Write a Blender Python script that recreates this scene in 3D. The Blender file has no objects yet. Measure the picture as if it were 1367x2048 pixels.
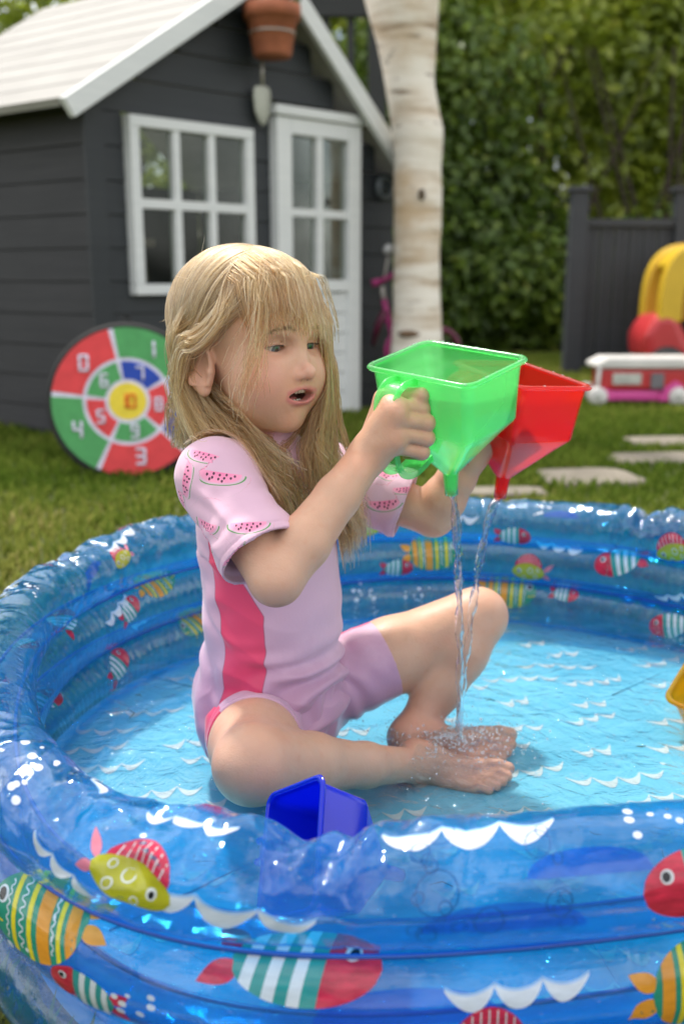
import bpy, math, random
import numpy as np
from mathutils import Vector, Matrix, noise as mnoise

random.seed(7)
RNG = np.random.default_rng(7)
scene = bpy.context.scene
COL = scene.collection

# ------------------------------------------------------------------ camera
FPX, PITCH, CAM = 2000.0, math.radians(13.06), np.array([0.0, 0.0, 0.60])
cd = bpy.data.cameras.new('camera')
cam = bpy.data.objects.new('camera', cd)
COL.objects.link(cam)
cam.location = CAM
cam.rotation_euler = (math.pi / 2 - PITCH, 0, 0)
cd.sensor_fit = 'VERTICAL'
cd.sensor_height = 24.0
cd.lens = 24.0 * FPX / 2048.0
cd.clip_start, cd.clip_end = 0.02, 200
cd.dof.use_dof = True
cd.dof.focus_distance = 0.955
cd.dof.aperture_fstop = (cd.lens * 1e-3) / 0.0082
scene.camera = cam

# ------------------------------------------------------------------ world, sun, exposure
SUN_TO = Vector((-0.22, 0.42, 0.88)).normalized()          # direction towards the sun
world = bpy.data.worlds.new('World')
scene.world = world
world.use_nodes = True
wn, wl = world.node_tree.nodes, world.node_tree.links
bg = wn['Background']
sky = wn.new('ShaderNodeTexSky')
sky.sky_type = 'NISHITA'
sky.sun_disc = False
sky.sun_elevation = math.asin(SUN_TO.z)
sky.sun_rotation = math.atan2(SUN_TO.x, SUN_TO.y)
sky.air_density, sky.dust_density, sky.ozone_density = 1.0, 3.0, 1.0
# broken bright cloud all over the sky
tc = wn.new('ShaderNodeTexCoord')
nz = wn.new('ShaderNodeTexNoise')
nz.inputs['Scale'].default_value = 2.2
nz.inputs['Detail'].default_value = 7
nz.inputs['Roughness'].default_value = 0.6
rp = wn.new('ShaderNodeValToRGB')
rp.color_ramp.elements[0].position = 0.43
rp.color_ramp.elements[1].position = 0.57
mx = wn.new('ShaderNodeMix')
mx.data_type = 'RGBA'
mx.inputs[7].default_value = (14.5, 14.3, 14.0, 1)
wl.new(tc.outputs['Generated'], nz.inputs['Vector'])
wl.new(nz.outputs['Fac'], rp.inputs['Fac'])
wl.new(rp.outputs['Color'], mx.inputs[0])
wl.new(sky.outputs['Color'], mx.inputs[6])
wl.new(mx.outputs[2], bg.inputs['Color'])
bg.inputs['Strength'].default_value = 0.085
sl = bpy.data.lights.new('sun', 'SUN')
sl.energy = 2.4
sl.angle = math.radians(4.0)
sl.color = (1.0, 0.95, 0.86)
so = bpy.data.objects.new('sun', sl)
so.rotation_euler = (-SUN_TO).to_track_quat('-Z', 'Y').to_euler()
COL.objects.link(so)
scene.view_settings.view_transform = 'Standard'
scene.view_settings.look = 'None'
scene.view_settings.exposure = 0.94
scene.view_settings.gamma = 1.0
scene.view_settings.use_curve_mapping = False
scene.cycles.transparent_max_bounces = 48
scene.cycles.max_bounces = 14
scene.cycles.transmission_bounces = 10
scene.cycles.caustics_reflective = False
scene.cycles.caustics_refractive = False
scene.cycles.use_denoising = True

# ------------------------------------------------------------------ pixel <-> place helpers
_F = np.array([0, math.cos(PITCH), -math.sin(PITCH)])
_U = np.array([0, math.sin(PITCH), math.cos(PITCH)])
_R = np.array([1.0, 0, 0])
def ray(x, y): return _F + (x - 683.5) / FPX * _R - (y - 1024) / FPX * _U
def G(x, y, z=0.0):
    r = ray(x, y); return CAM + r * ((z - CAM[2]) / r[2])
def V(x, y, Y):
    r = ray(x, y); return CAM + r * (Y / r[1])
def proj(P):
    d = np.asarray(P, float) - CAM
    w = d @ _F
    return 683.5 + FPX * (d @ _R) / w, 1024 - FPX * (d @ _U) / w, w
def nrm(v):
    v = np.asarray(v, float); return v / np.linalg.norm(v)

# ------------------------------------------------------------------ objects
def tag(o, label=None, cat=None, group=None, kind=None):
    if label: o['label'] = label
    if cat: o['category'] = cat
    if group: o['group'] = group
    if kind: o['kind'] = kind
    return o
def empty(name, loc=(0, 0, 0), **k):
    o = bpy.data.objects.new(name, None)
    o.empty_display_size = 0.05
    COL.objects.link(o); o.location = loc
    return tag(o, **k)
def link(o, parent=None):
    COL.objects.link(o)
    if parent is not None:
        bpy.context.view_layer.update()
        o.parent = parent
        o.matrix_parent_inverse = parent.matrix_world.inverted()
    return o
def np_mesh(name, verts, faces, mats, parent=None, smooth=True, fmat=None, **k):
    """verts (n,3); faces: list or array of equal-length index rows"""
    me = bpy.data.meshes.new(name)
    verts = np.asarray(verts, dtype=np.float32)
    if isinstance(faces, np.ndarray):
        nf, w = faces.shape
        me.vertices.add(len(verts)); me.vertices.foreach_set('co', verts.ravel())
        me.loops.add(nf * w); me.loops.foreach_set('vertex_index', faces.astype(np.int32).ravel())
        me.polygons.add(nf)
        me.polygons.foreach_set('loop_start', np.arange(0, nf * w, w, dtype=np.int32))
        me.polygons.foreach_set('loop_total', np.full(nf, w, dtype=np.int32))
        me.update(calc_edges=True)
    else:
        me.from_pydata([tuple(map(float, v)) for v in verts], [], [tuple(map(int, f)) for f in faces])
    me.validate()
    if not isinstance(mats, (list, tuple)): mats = [mats]
    for m in mats: me.materials.append(m)
    if fmat is not None: me.polygons.foreach_set('material_index', np.asarray(fmat, dtype=np.int32))
    me.polygons.foreach_set('use_smooth', np.full(len(me.polygons), smooth, dtype=bool))
    me.update()
    o = bpy.data.objects.new(name, me)
    link(o, parent)
    return tag(o, **k)
def vattr(o, name, arr, kind='FLOAT'):
    a = o.data.attributes.new(name, kind, 'POINT')
    arr = np.asarray(arr, dtype=np.float32)
    if kind == 'FLOAT': a.data.foreach_set('value', arr.ravel())
    elif kind == 'FLOAT_VECTOR': a.data.foreach_set('vector', arr.ravel())
    else:
        c = np.ones((len(arr), 4), np.float32); c[:, :3] = arr
        a.data.foreach_set('color', c.ravel())

class MB:
    """collects simple shapes and links them as one mesh object"""
    def __init__(s): s.v, s.f = [], []
    def add(s, v, f):
        n = len(s.v); s.v += [tuple(map(float, q)) for q in v]; s.f += [tuple(i + n for i in q) for q in f]; return s
    def box(s, c, size, M=None):
        c = np.asarray(c, float); h = np.asarray(size, float) / 2
        M = np.eye(3) if M is None else np.asarray(M)
        v = [c + M @ (h * np.array([x, y, z])) for x in (-1, 1) for y in (-1, 1) for z in (-1, 1)]
        return s.add(v, [(0, 1, 3, 2), (4, 6, 7, 5), (0, 4, 5, 1), (2, 3, 7, 6), (0, 2, 6, 4), (1, 5, 7, 3)])
    def hexa(s, v8):   # 4 bottom ccw, 4 top ccw
        return s.add(v8, [(3, 2, 1, 0), (4, 5, 6, 7), (0, 1, 5, 4), (1, 2, 6, 5), (2, 3, 7, 6), (3, 0, 4, 7)])
    def tube(s, pts, r, n=10, cap=True):
        pts = [np.asarray(p, float) for p in pts]; m = len(pts)
        rr = [r] * m if np.isscalar(r) else list(r)
        a = None; V_ = []
        for i in range(m):
            t = nrm(pts[min(i + 1, m - 1)] - pts[max(i - 1, 0)])
            if a is None:
                a = np.cross(t, [0, 0, 1.0])
                if np.linalg.norm(a) < .05: a = np.cross(t, [1.0, 0, 0])
            a = nrm(a - t * (a @ t)); b = np.cross(t, a)
            for k in range(n):
                q = 2 * math.pi * k / n
                V_.append(pts[i] + rr[i] * (math.cos(q) * a + math.sin(q) * b))
        F_ = [(i * n + k, i * n + (k + 1) % n, (i + 1) * n + (k + 1) % n, (i + 1) * n + k) for i in range(m - 1) for k in range(n)]
        if cap: F_ += [tuple(range(n - 1, -1, -1)), tuple(range((m - 1) * n, m * n))]
        return s.add(V_, F_)
    def lathe(s, c, axis, prof, n=32):
        ax = nrm(axis); a = np.cross(ax, [0, 0, 1.0])
        if np.linalg.norm(a) < .05: a = np.cross(ax, [1.0, 0, 0])
        a = nrm(a); b = np.cross(ax, a); c = np.asarray(c, float)
        V_ = [c + ax * h + r * (math.cos(2 * math.pi * k / n) * a + math.sin(2 * math.pi * k / n) * b) for r, h in prof for k in range(n)]
        F_ = [(i * n + k, i * n + (k + 1) % n, (i + 1) * n + (k + 1) % n, (i + 1) * n + k) for i in range(len(prof) - 1) for k in range(n)]
        return s.add(V_, F_)
    def ball(s, c, r, n=10, M=None):
        r = np.ones(3) * r; c = np.asarray(c, float); V_ = []; F_ = []
        M = np.eye(3) if M is None else M
        for i in range(n + 1):
            th = math.pi * i / n
            for k in range(2 * n):
                q = math.pi * k / n
                V_.append(c + M @ (r * np.array([math.sin(th) * math.cos(q), math.sin(th) * math.sin(q), math.cos(th)])))
        m = 2 * n
        F_ = [(i * m + k, (i + 1) * m + k, (i + 1) * m + (k + 1) % m, i * m + (k + 1) % m) for i in range(n) for k in range(m)]
        return s.add(V_, F_)
    def build(s, name, m, parent=None, smooth=False, bevel=0, **k):
        o = np_mesh(name, np.array(s.v), s.f, m, parent, smooth, **k)
        if bevel:
            b = o.modifiers.new('bevel', 'BEVEL'); b.width = bevel; b.segments = 2; b.limit_method = 'ANGLE'; b.angle_limit = 0.6
        return o

# ------------------------------------------------------------------ materials
class NT:
    """small helper round a node tree"""
    def __init__(s, name):
        s.m = bpy.data.materials.new(name); s.m.use_nodes = True
        s.n, s.l = s.m.node_tree.nodes, s.m.node_tree.links
        s.n.clear(); s.out = s.n.new('ShaderNodeOutputMaterial')
    def new(s, t, **inp):
        d = s.n.new('ShaderNode' + t)
        for k, v in inp.items():
            k = k.replace('_', ' ')
            s.set(d.inputs[k], v)
        return d
    def set(s, sock, v):
        if isinstance(v, bpy.types.NodeSocket): s.l.new(v, sock)
        elif isinstance(v, (tuple, list)) and len(v) == 3 and sock.type == 'RGBA': sock.default_value = (*v, 1)
        else: sock.default_value = v
    def math(s, op, a, b=0.0, c=None, clamp=False):
        d = s.n.new('ShaderNodeMath'); d.operation = op; d.use_clamp = clamp
        s.set(d.inputs[0], a); s.set(d.inputs[1], b)
        if c is not None: s.set(d.inputs[2], c)
        return d.outputs[0]
    def mix(s, f, a, b, mode='MIX'):
        d = s.n.new('ShaderNodeMix'); d.data_type = 'RGBA'; d.blend_type = mode
        s.set(d.inputs[0], f); s.set(d.inputs[6], a); s.set(d.inputs[7], b)
        return d.outputs[2]
    def ramp(s, f, stops):
        d = s.n.new('ShaderNodeValToRGB'); e = d.color_ramp.elements
        while len(e) < len(stops): e.new(0.5)
        for q, (p, c) in zip(e, stops):
            q.position = p; q.color = (*c, 1) if len(c) == 3 else c
        s.set(d.inputs[0], f)
        return d.outputs[0]
    def noise(s, scale, detail=4, rough=.55, vec=None, coord='Object', dist=0.0):
        d = s.new('TexNoise', Scale=scale, Detail=detail, Roughness=rough, Distortion=dist)
        if vec is None: vec = s.coord(coord)
        s.l.new(vec, d.inputs['Vector'])
        return d.outputs['Fac']
    def coord(s, c='Object'):
        return s.new('TexCoord').outputs[c]
    def mapping(s, scale=(1, 1, 1), rot=(0, 0, 0), coord='Object'):
        d = s.new('Mapping'); s.l.new(s.coord(coord), d.inputs['Vector'])
        d.inputs['Scale'].default_value = scale; d.inputs['Rotation'].default_value = rot
        return d.outputs[0]
    def attr(s, name, out='Color'):
        d = s.n.new('ShaderNodeAttribute'); d.attribute_name = name
        return d.outputs[out]
    def bump(s, h, strength=.3, dist=.01, normal=None):
        d = s.new('Bump', Height=h, Strength=strength, Distance=dist)
        if normal is not None: s.l.new(normal, d.inputs['Normal'])
        return d.outputs[0]
    def done(s, sh):
        s.l.new(sh, s.out.inputs['Surface']); return s.m
    def princ(s, **k):
        return s.new('BsdfPrincipled', **k)

def flat(name, col, rough=.5, var=.12, scale=20, bump=0.0, spec=.5, coat=0.0, metal=0.0, bscale=None):
    """plain paint / plastic with a little tonal variation and relief"""
    t = NT(name)
    n = t.noise(scale, 5)
    dark = tuple(c * (1 - var) for c in col); lite = tuple(min(1, c * (1 + var)) for c in col)
    c = t.ramp(n, [(.3, dark), (.7, lite)])
    k = dict(Base_Color=c, Roughness=rough, Metallic=metal)
    p = t.princ(**k)
    p.inputs['Specular IOR Level'].default_value = spec
    p.inputs['Coat Weight'].default_value = coat
    if bump:
        t.l.new(t.bump(t.noise(bscale or scale * 4, 4), bump, .004), p.inputs['Normal'])
    return t.done(p.outputs[0])

def vnoise(P, scale=1.0, seed=0):
    """smooth value noise in [-1,1], numpy, any (n,3)"""
    P = np.asarray(P) * scale
    i = np.floor(P).astype(np.int64); f = P - i
    f = f * f * (3 - 2 * f)
    def h(a):
        n = (a[:, 0] * 374761393 + a[:, 1] * 668265263 + a[:, 2] * 2147483647 + seed * 1274126177) & 0x7fffffff
        n = ((n ^ (n >> 13)) * 1274126177) & 0x7fffffff
        n = (n ^ (n >> 16)) & 0xffff
        return n / 32767.5 - 1
    r = 0
    for dx in (0, 1):
        for dy in (0, 1):
            for dz in (0, 1):
                w = np.where(dx, f[:, 0], 1 - f[:, 0]) * np.where(dy, f[:, 1], 1 - f[:, 1]) * np.where(dz, f[:, 2], 1 - f[:, 2])
                r = r + w * h(i + np.array([dx, dy, dz]))
    return r

# ================================================================== LAWN
t = NT('lawn_soil')
n1 = t.noise(1.6, 6, .6, coord='Object'); n2 = t.noise(60, 4, .7)
c = t.ramp(n1, [(.30, (.060, .085, .018)), (.52, (.105, .125, .028)), (.68, (.19, .165, .06))])
c = t.mix(t.math('MULTIPLY', n2, .6), c, (.05, .06, .015))
p = t.princ(Base_Color=c, Roughness=.95)
t.l.new(t.bump(n2, .8, .02), p.inputs['Normal'])
M_SOIL = t.done(p.outputs[0])
np_mesh('lawn', [(-60, -20, 0), (60, -20, 0), (60, 100, 0), (-60, 100, 0)], [(0, 1, 2, 3)], M_SOIL, kind='structure')

t = NT('grass_blade')
rnd = t.attr('tone', 'Fac')
c = t.ramp(rnd, [(0, (.075, .125, .016)), (.45, (.155, .205, .034)), (.8, (.265, .270, .062)), (1, (.40, .34, .14))])
d = t.new('BsdfDiffuse', Color=c); tr = t.new('BsdfTranslucent', Color=c)
a = t.new('MixShader', Fac=.35); t.l.new(d.outputs[0], a.inputs[1]); t.l.new(tr.outputs[0], a.inputs[2])
M_GRASS = t.done(a.outputs[0])
def grass():
    N = 270000
    d = .42 + RNG.random(N) ** 0.70 * 8.0
    x = (RNG.random(N) - .5) * (.6 + 1.5 * d)
    y = d
    P = np.c_[x, y, np.zeros(N)]
    # nothing under the pool or on the paving
    keep = np.ones(N, bool)
    keep &= ~(((x - .166) / .615) ** 2 + ((y - 1.175) / .615) ** 2 < 1)
    for (cx, cy, rx, ry) in STONES: keep &= ~((np.abs(x - cx) < rx * .97) & (np.abs(y - cy) < ry * .97))
    P = P[keep]; N = len(P)
    h = (.014 + .026 * RNG.random(N)) * (1 + .4 * vnoise(P, 3.0, 3))
    az = RNG.random(N) * 6.283; lean = RNG.random(N) * .9
    w = (.0022 + .0018 * RNG.random(N)) * (1 + P[:, 1] * .2)
    side = np.c_[np.cos(az), np.sin(az), np.zeros(N)]
    la = az + 1.57 + RNG.normal(0, .5, N)
    tip = P + np.c_[np.cos(la) * h * lean, np.sin(la) * h * lean, h]
    mid = P + np.c_[np.cos(la) * h * lean * .3, np.sin(la) * h * lean * .3, h * .6]
    v = np.empty((N, 5, 3))
    v[:, 0] = P - side * w[:, None]; v[:, 1] = P + side * w[:, None]
    v[:, 2] = mid + side * w[:, None] * .8; v[:, 3] = mid - side * w[:, None] * .8; v[:, 4] = tip
    b = np.arange(N)[:, None] * 5
    f = np.concatenate([b + [0, 1, 2], b + [0, 2, 3], b + [3, 2, 4]])
    o = np_mesh('grass', v.reshape(-1, 3), f, M_GRASS, smooth=False, kind='stuff')
    tone = np.clip(.42 + .28 * vnoise(P, 1.3, 5) + .22 * vnoise(P, 4.1, 6) + RNG.normal(0, .16, N), 0, 1)
    vattr(o, 'tone', np.repeat(tone, 5))

# ---- stepping stones and paving strip behind the pool
t = NT('sandstone')
n = t.noise(9, 6, .65)
c = t.ramp(n, [(.25, (.13, .115, .09)), (.55, (.195, .17, .135)), (.8, (.26, .235, .19))])
p = t.princ(Base_Color=c, Roughness=.9); t.l.new(t.bump(t.noise(50, 5), .5, .006), p.inputs['Normal'])
M_STONE = t.done(p.outputs[0])
STONES = []
def slab(name, px, py, rx, ry, label, yaw=0.0, cat='stone', group=None):
    c = G(px, py, 0.0); STONES.append((c[0], c[1], rx, ry))
    n = 28; V_ = []; pr = ((1.0, -.01), (1.0, .010), (.97, .016), (.6, .018))
    cs, sn = math.cos(yaw), math.sin(yaw)
    for q, z in pr:
        for k in range(n):
            a = 2 * math.pi * k / n
            e = 5.0; ca, sa = math.cos(a), math.sin(a)
            r = (abs(ca) ** e + abs(sa) ** e) ** (-1 / e) * (1 + .03 * math.sin(3 * a + px) + .02 * math.sin(7 * a + py))
            X, Y = rx * q * r * ca, ry * q * r * sa
            V_.append((c[0] + X * cs - Y * sn, c[1] + X * sn + Y * cs, z))
    F_ = [(i * n + k, i * n + (k + 1) % n, (i + 1) * n + (k + 1) % n, (i + 1) * n + k) for i in range(len(pr) - 1) for k in range(n)]
    F_ += [tuple(range((len(pr) - 1) * n, len(pr) * n))]
    return np_mesh(name, V_, F_, M_STONE, smooth=False, label=label, cat=cat, group=group)
slab('stepping_stone', 1172, 961, .155, .125, 'large pale stepping stone in the grass behind the red funnel', .15, group='stepping stones in the lawn')
slab('stepping_stone', 1318, 923, .17, .10, 'pale stepping stone between the large one and the one by the toy camper', .1, group='stepping stones in the lawn')
slab('stepping_stone', 1345, 888, .17, .10, 'pale stepping stone closest to the toy camper', .1, group='stepping stones in the lawn')
slab('stepping_stone', 985, 991, .15, .055, 'pale stone edge showing just above the blue pool rim', .03, group='stepping stones in the lawn')
grass()

# ================================================================== PLAYHOUSE
HC = np.array([-.911, 3.752, 0.0]); HU = np.array([math.sin(math.radians(47)), math.cos(math.radians(47)), 0]); HV = np.array([-math.sin(math.radians(55)), math.cos(math.radians(55)), 0]); HZ = np.array([0, 0, 1.0])
HM = np.c_[HU, HV, HZ]
def hp(t_, v_, z_): return HC + HU * t_ + HV * v_ + HZ * z_
def wood(name, c0, c1, rough=.6, grain=(3, 3, 60), spec=.3, bump=.25):
    t = NT(name)
    v = t.mapping(scale=grain)
    n = t.noise(1.0, 6, .6, vec=v); n2 = t.noise(5, 4)
    c = t.mix(n2, t.ramp(n, [(.3, c0), (.7, c1)]), c0)
    p = t.princ(Base_Color=c, Roughness=rough); p.inputs['Specular IOR Level'].default_value = spec
    t.l.new(t.bump(n, bump, .003), p.inputs['Normal'])
    return t.done(p.outputs[0])
M_CHAR = wood('charcoal_paint', (.026, .030, .034), (.039, .044, .048), .55)
M_CHARS = wood('charcoal_paint_weathered', (.030, .031, .034), (.054, .053, .057), .7)
M_WHITE = wood('white_paint', (.60, .62, .62), (.74, .75, .74), .45, bump=.12)
M_ROOFW = wood('weathered_white_wood', (.31, .30, .285), (.455, .44, .415), .75, grain=(2, 2, 30))
M_DARKIN = flat('dark_interior', (.045, .040, .030), .9)
t = NT('window_glass')
tr = t.new('BsdfTransparent', Color=(.82, .86, .82)); gl = t.new('BsdfGlossy', Color=(.9, .9, .9), Roughness=.04)
fr = t.new('Fresnel', IOR=1.5); mxs = t.new('MixShader'); t.l.new(t.math('MULTIPLY', fr.outputs[0], .5, clamp=True), mxs.inputs[0])
t.l.new(tr.outputs[0], mxs.inputs[1]); t.l.new(gl.outputs[0], mxs.inputs[2])
M_PANE = t.done(mxs.outputs[0])

HOUSE = empty('playhouse', hp(.7, .5, 0), label="charcoal grey wooden children's playhouse with white window, door and pale board roof", cat='playhouse')
WF, DEP, ZL, ZR, ZA, TA = 1.56, 1.20, 1.262, 1.055, 1.786, .789
ZE = ZL
ztop = lambda t_: ZL + (ZA - ZL) * t_ / TA if t_ < TA else ZR + (ZA - ZR) * (WF - t_) / (WF - TA)
def plank_run(parent, seg, face, z0, z1, th=.009):
    """one horizontal board on the front ('f') or side ('s') face"""
    a, b = seg; mb = MB()
    za, zb = z0 + .002, z1 - .003
    o0, o1 = -th, -th * .55      # thicker at the foot, overlapped look
    if face == 'f': q = lambda s_, o_, z_: hp(s_, o_, z_)
    else: q = lambda s_, o_, z_: hp(o_, s_, z_)
    mb.hexa([q(a, 0, za), q(b, 0, za), q(b, o0, za), q(a, o0, za), q(a, 0, zb), q(b, 0, zb), q(b, o1, zb), q(a, o1, zb)])
    return mb.build('plank', M_CHAR if face == 'f' else M_CHARS, parent)
WIN = (.150, .718, .545, 1.184); DOOR = (.832, 1.306, .0, 1.248)
mb = MB()   # wall shells behind the boards, with the openings left out
def shell(mb, t0, t1, z0, z1): mb.box(hp((t0 + t1) / 2, .012, (z0 + z1) / 2), (t1 - t0, .022, z1 - z0), HM)
shell(mb, 0, WIN[0], 0, ZL); shell(mb, WIN[0], WIN[1], 0, WIN[2]); shell(mb, WIN[1], DOOR[0], 0, ZL); shell(mb, DOOR[1], WF, 0, ZR - .01)
front = mb.build('front_wall', M_CHAR, HOUSE)
nb = 15; hb = ZA / nb
for i in range(nb):
    z0, z1 = i * hb, (i + 1) * hb; zm = (z0 + z1) / 2
    lo, hi = 0.0, WF
    if z1 > ZL: lo = max(0, (z1 - .02 - ZL) / (ZA - ZL) * TA)
    if z1 > ZR: hi = min(WF, WF - (z1 - .02 - ZR) / (ZA - ZR) * (WF - TA))
    if hi - lo < .05: continue
    cuts = [(lo, hi)]
    for (a, b, c0, c1) in (WIN, DOOR):
        if c0 < zm < c1 + .02:
            nc = []
            for (l, h) in cuts:
                if l < a: nc.append((l, min(h, a)))
                if h > b: nc.append((max(l, b), h))
            cuts = nc
    for s_ in cuts:
        if s_[1] - s_[0] > .01: plank_run(front, s_, 'f', z0, z1)
mb = MB(); mb.box(hp(.012, DEP / 2, ZE / 2), (.022, DEP - .05, ZE), HM)
side = mb.build('side_wall', M_CHARS, HOUSE)
for i in range(11):
    z0, z1 = i * hb, (i + 1) * hb
    plank_run(side, (.0, DEP), 's', z0, min(z1, ZE))
mb = MB(); mb.box(hp(WF - .012, DEP / 2, ZR / 2), (.022, DEP - .05, ZR), HM)
mb.box(hp(WF / 2, DEP - .012, ZR / 2), (WF - .05, .022, ZR), HM)
mb.build('back_wall', M_CHAR, HOUSE)
mb = MB(); mb.box(hp(WF / 2, DEP / 2, .03), (WF - .06, DEP - .06, .03), HM); mb.build('floorboard', M_DARKIN, HOUSE)
mb = MB()
for (a, b) in ((-.018, .05),): mb.box(hp(.016, -.024, ZE / 2), (.075, .016, ZE), HM)
mb.build('corner_post', M_CHAR, HOUSE)
# things dimly seen inside: curtain, shelf
mb = MB()
for k in range(7): mb.tube([hp(.20 + .018 * k, .10 + .008 * (k % 2), .55), hp(.20 + .012 * k, .10, 1.1)], .012, 8)
mb.build('curtain', flat('curtain_cloth', (.30, .27, .24), .9), HOUSE, smooth=True)
mb = MB(); mb.box(hp(.36, .42, .75), (.32, .25, .03), HM); mb.box(hp(.30, .42, .86), (.14, .12, .18), HM); mb.build('shelf', flat('pale_shelf', (.25, .2, .17), .8), HOUSE)
# roof: boards running along the house on both slopes
def roof_side(t0, t1, za, zb):
    r = MB(); e = .055
    A0, A1 = hp(t0, -.07, 0), hp(t1, -.07, 0)
    L = math.hypot(t1 - t0, zb - za); nbd = 9
    tt = lambda s_: t0 + (t1 - t0) * s_
    zz = lambda s_: za + (zb - za) * s_
    nx, nzv = -(zb - za) / L, (t1 - t0) / L
    if nzv < 0: nx, nzv = -nx, -nzv
    off = lambda d_: HU * nx * d_ + HZ * nzv * d_
    mb = MB()
    mb.hexa([hp(tt(0), -.07, zz(0)) + off(-.016), hp(tt(1), -.07, zz(1)) + off(-.016), hp(tt(1), DEP + .05, zz(1)) + off(-.016), hp(tt(0), DEP + .05, zz(0)) + off(-.016),
             hp(tt(0), -.07, zz(0)), hp(tt(1), -.07, zz(1)), hp(tt(1), DEP + .05, zz(1)), hp(tt(0), DEP + .05, zz(0))])
    base = mb.build('roof', M_ROOFW, HOUSE)
    for i in range(nbd):
        s0, s1 = i / nbd + .0014, (i + 1) / nbd - .0014
        b = MB()
        v0, v1 = -.085, DEP + .06
        b.hexa([hp(tt(s0), v0, zz(s0)) + off(.002), hp(tt(s1), v0, zz(s1)) + off(.002), hp(tt(s1), v1, zz(s1)) + off(.002), hp(tt(s0), v1, zz(s0)) + off(.002),
                hp(tt(s0), v0, zz(s0)) + off(.012), hp(tt(s1), v0, zz(s1)) + off(.0105), hp(tt(s1), v1, zz(s1)) + off(.0105), hp(tt(s0), v1, zz(s0)) + off(.012)])
        b.build('roof_board', M_ROOFW, base)
    # barge board on the gable end
    g = MB(); w = .058; h0, h1 = -.115, -.088
    dn = off(-w); up = off(.012)
    g.hexa([hp(tt(-.005), h0, zz(-.005)) + dn, hp(tt(1), h0, zz(1)) + dn, hp(tt(1), h1, zz(1)) + dn, hp(tt(-.005), h1, zz(-.005)) + dn,
            hp(tt(-.005), h0, zz(-.005)) + up, hp(tt(1), h0, zz(1)) + up, hp(tt(1), h1, zz(1)) + up, hp(tt(-.005), h1, zz(-.005)) + up])
    g.build('barge_board', M_WHITE, HOUSE, bevel=.003)
roof_side(-.145, TA, 1.190, 1.810); roof_side(WF + .05, TA, 1.030, 1.810)
# window: frame, muntins, six panes
def bar(mb, t0, t1, z0, z1, o0=-.045, o1=-.005): mb.box(hp((t0 + t1) / 2, (o0 + o1) / 2, (z0 + z1) / 2), (t1 - t0, o1 - o0, z1 - z0), HM)
a, b, z0, z1 = WIN; fw = .040
mb = MB(); bar(mb, a, b, z1 - fw, z1); bar(mb, a, b, z0, z0 + fw); bar(mb, a, a + fw, z0 + fw, z1 - fw); bar(mb, b - fw, b, z0 + fw, z1 - fw)
win = mb.build('window', M_WHITE, HOUSE, bevel=.003)
ts = [a + fw + (b - a - 2 * fw) * k / 3 for k in range(4)]; zm = .877
for k in (1, 2):
    mb = MB(); bar(mb, ts[k] - .015, ts[k] + .015, z0 + fw, z1 - fw, -.040, -.010); mb.build('muntin', M_WHITE, win)
mb = MB(); bar(mb, a + fw, b - fw, zm - .017, zm + .017, -.042, -.008); mb.build('muntin', M_WHITE, win)
for k in range(3):
    for (q0, q1) in ((z0 + fw, zm), (zm, z1 - fw)):
        mb = MB(); mb.box(hp((ts[k] + ts[k + 1]) / 2, -.020, (q0 + q1) / 2), (ts[k + 1] - ts[k], .003, q1 - q0), HM); mb.build('pane', M_PANE, win)
# door: stiles, rails, boards, four panes, header
a, b, z0, z1 = DOOR
dg0, dg1, dz0, dz1, dzm, dtm = .910, 1.232, .60, 1.183, .876, 1.068
mb = MB()
for (q0, q1, y0, y1) in ((a, dg0, .0, z1), (dg1, b, .0, z1), (dg0, dg1, dz1, z1), (dg0, dg1, dz0 - .05, dz0)): bar(mb, q0, q1, y0, y1, -.050, -.006)
door = mb.build('door', M_WHITE, HOUSE, bevel=.003)
mb = MB(); bar(mb, dtm - .016, dtm + .016, dz0, dz1, -.046, -.010); mb.build('muntin', M_WHITE, door)
mb = MB(); bar(mb, dg0, dg1, dzm - .016, dzm + .016, -.044, -.012); mb.build('muntin', M_WHITE, door)
for (q0, q1) in ((dg0, dtm), (dtm, dg1)):
    for (y0, y1) in ((dz0, dzm), (dzm, dz1)):
        mb = MB(); mb.box(hp((q0 + q1) / 2, -.024, (y0 + y1) / 2), (q1 - q0, .003, y1 - y0), HM); mb.build('pane', M_PANE, door)
for k in range(6):
    y0 = .02 + k * .088
    mb = MB(); bar(mb, dg0, dg1, y0, y0 + .084, -.036, -.010); mb.build('plank', M_WHITE, door)
mb = MB(); bar(mb, a - .015, b + .02, z1 + .004, z1 + .042, -.065, -.004); mb.build('door_header', M_WHITE, HOUSE, bevel=.004)

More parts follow.
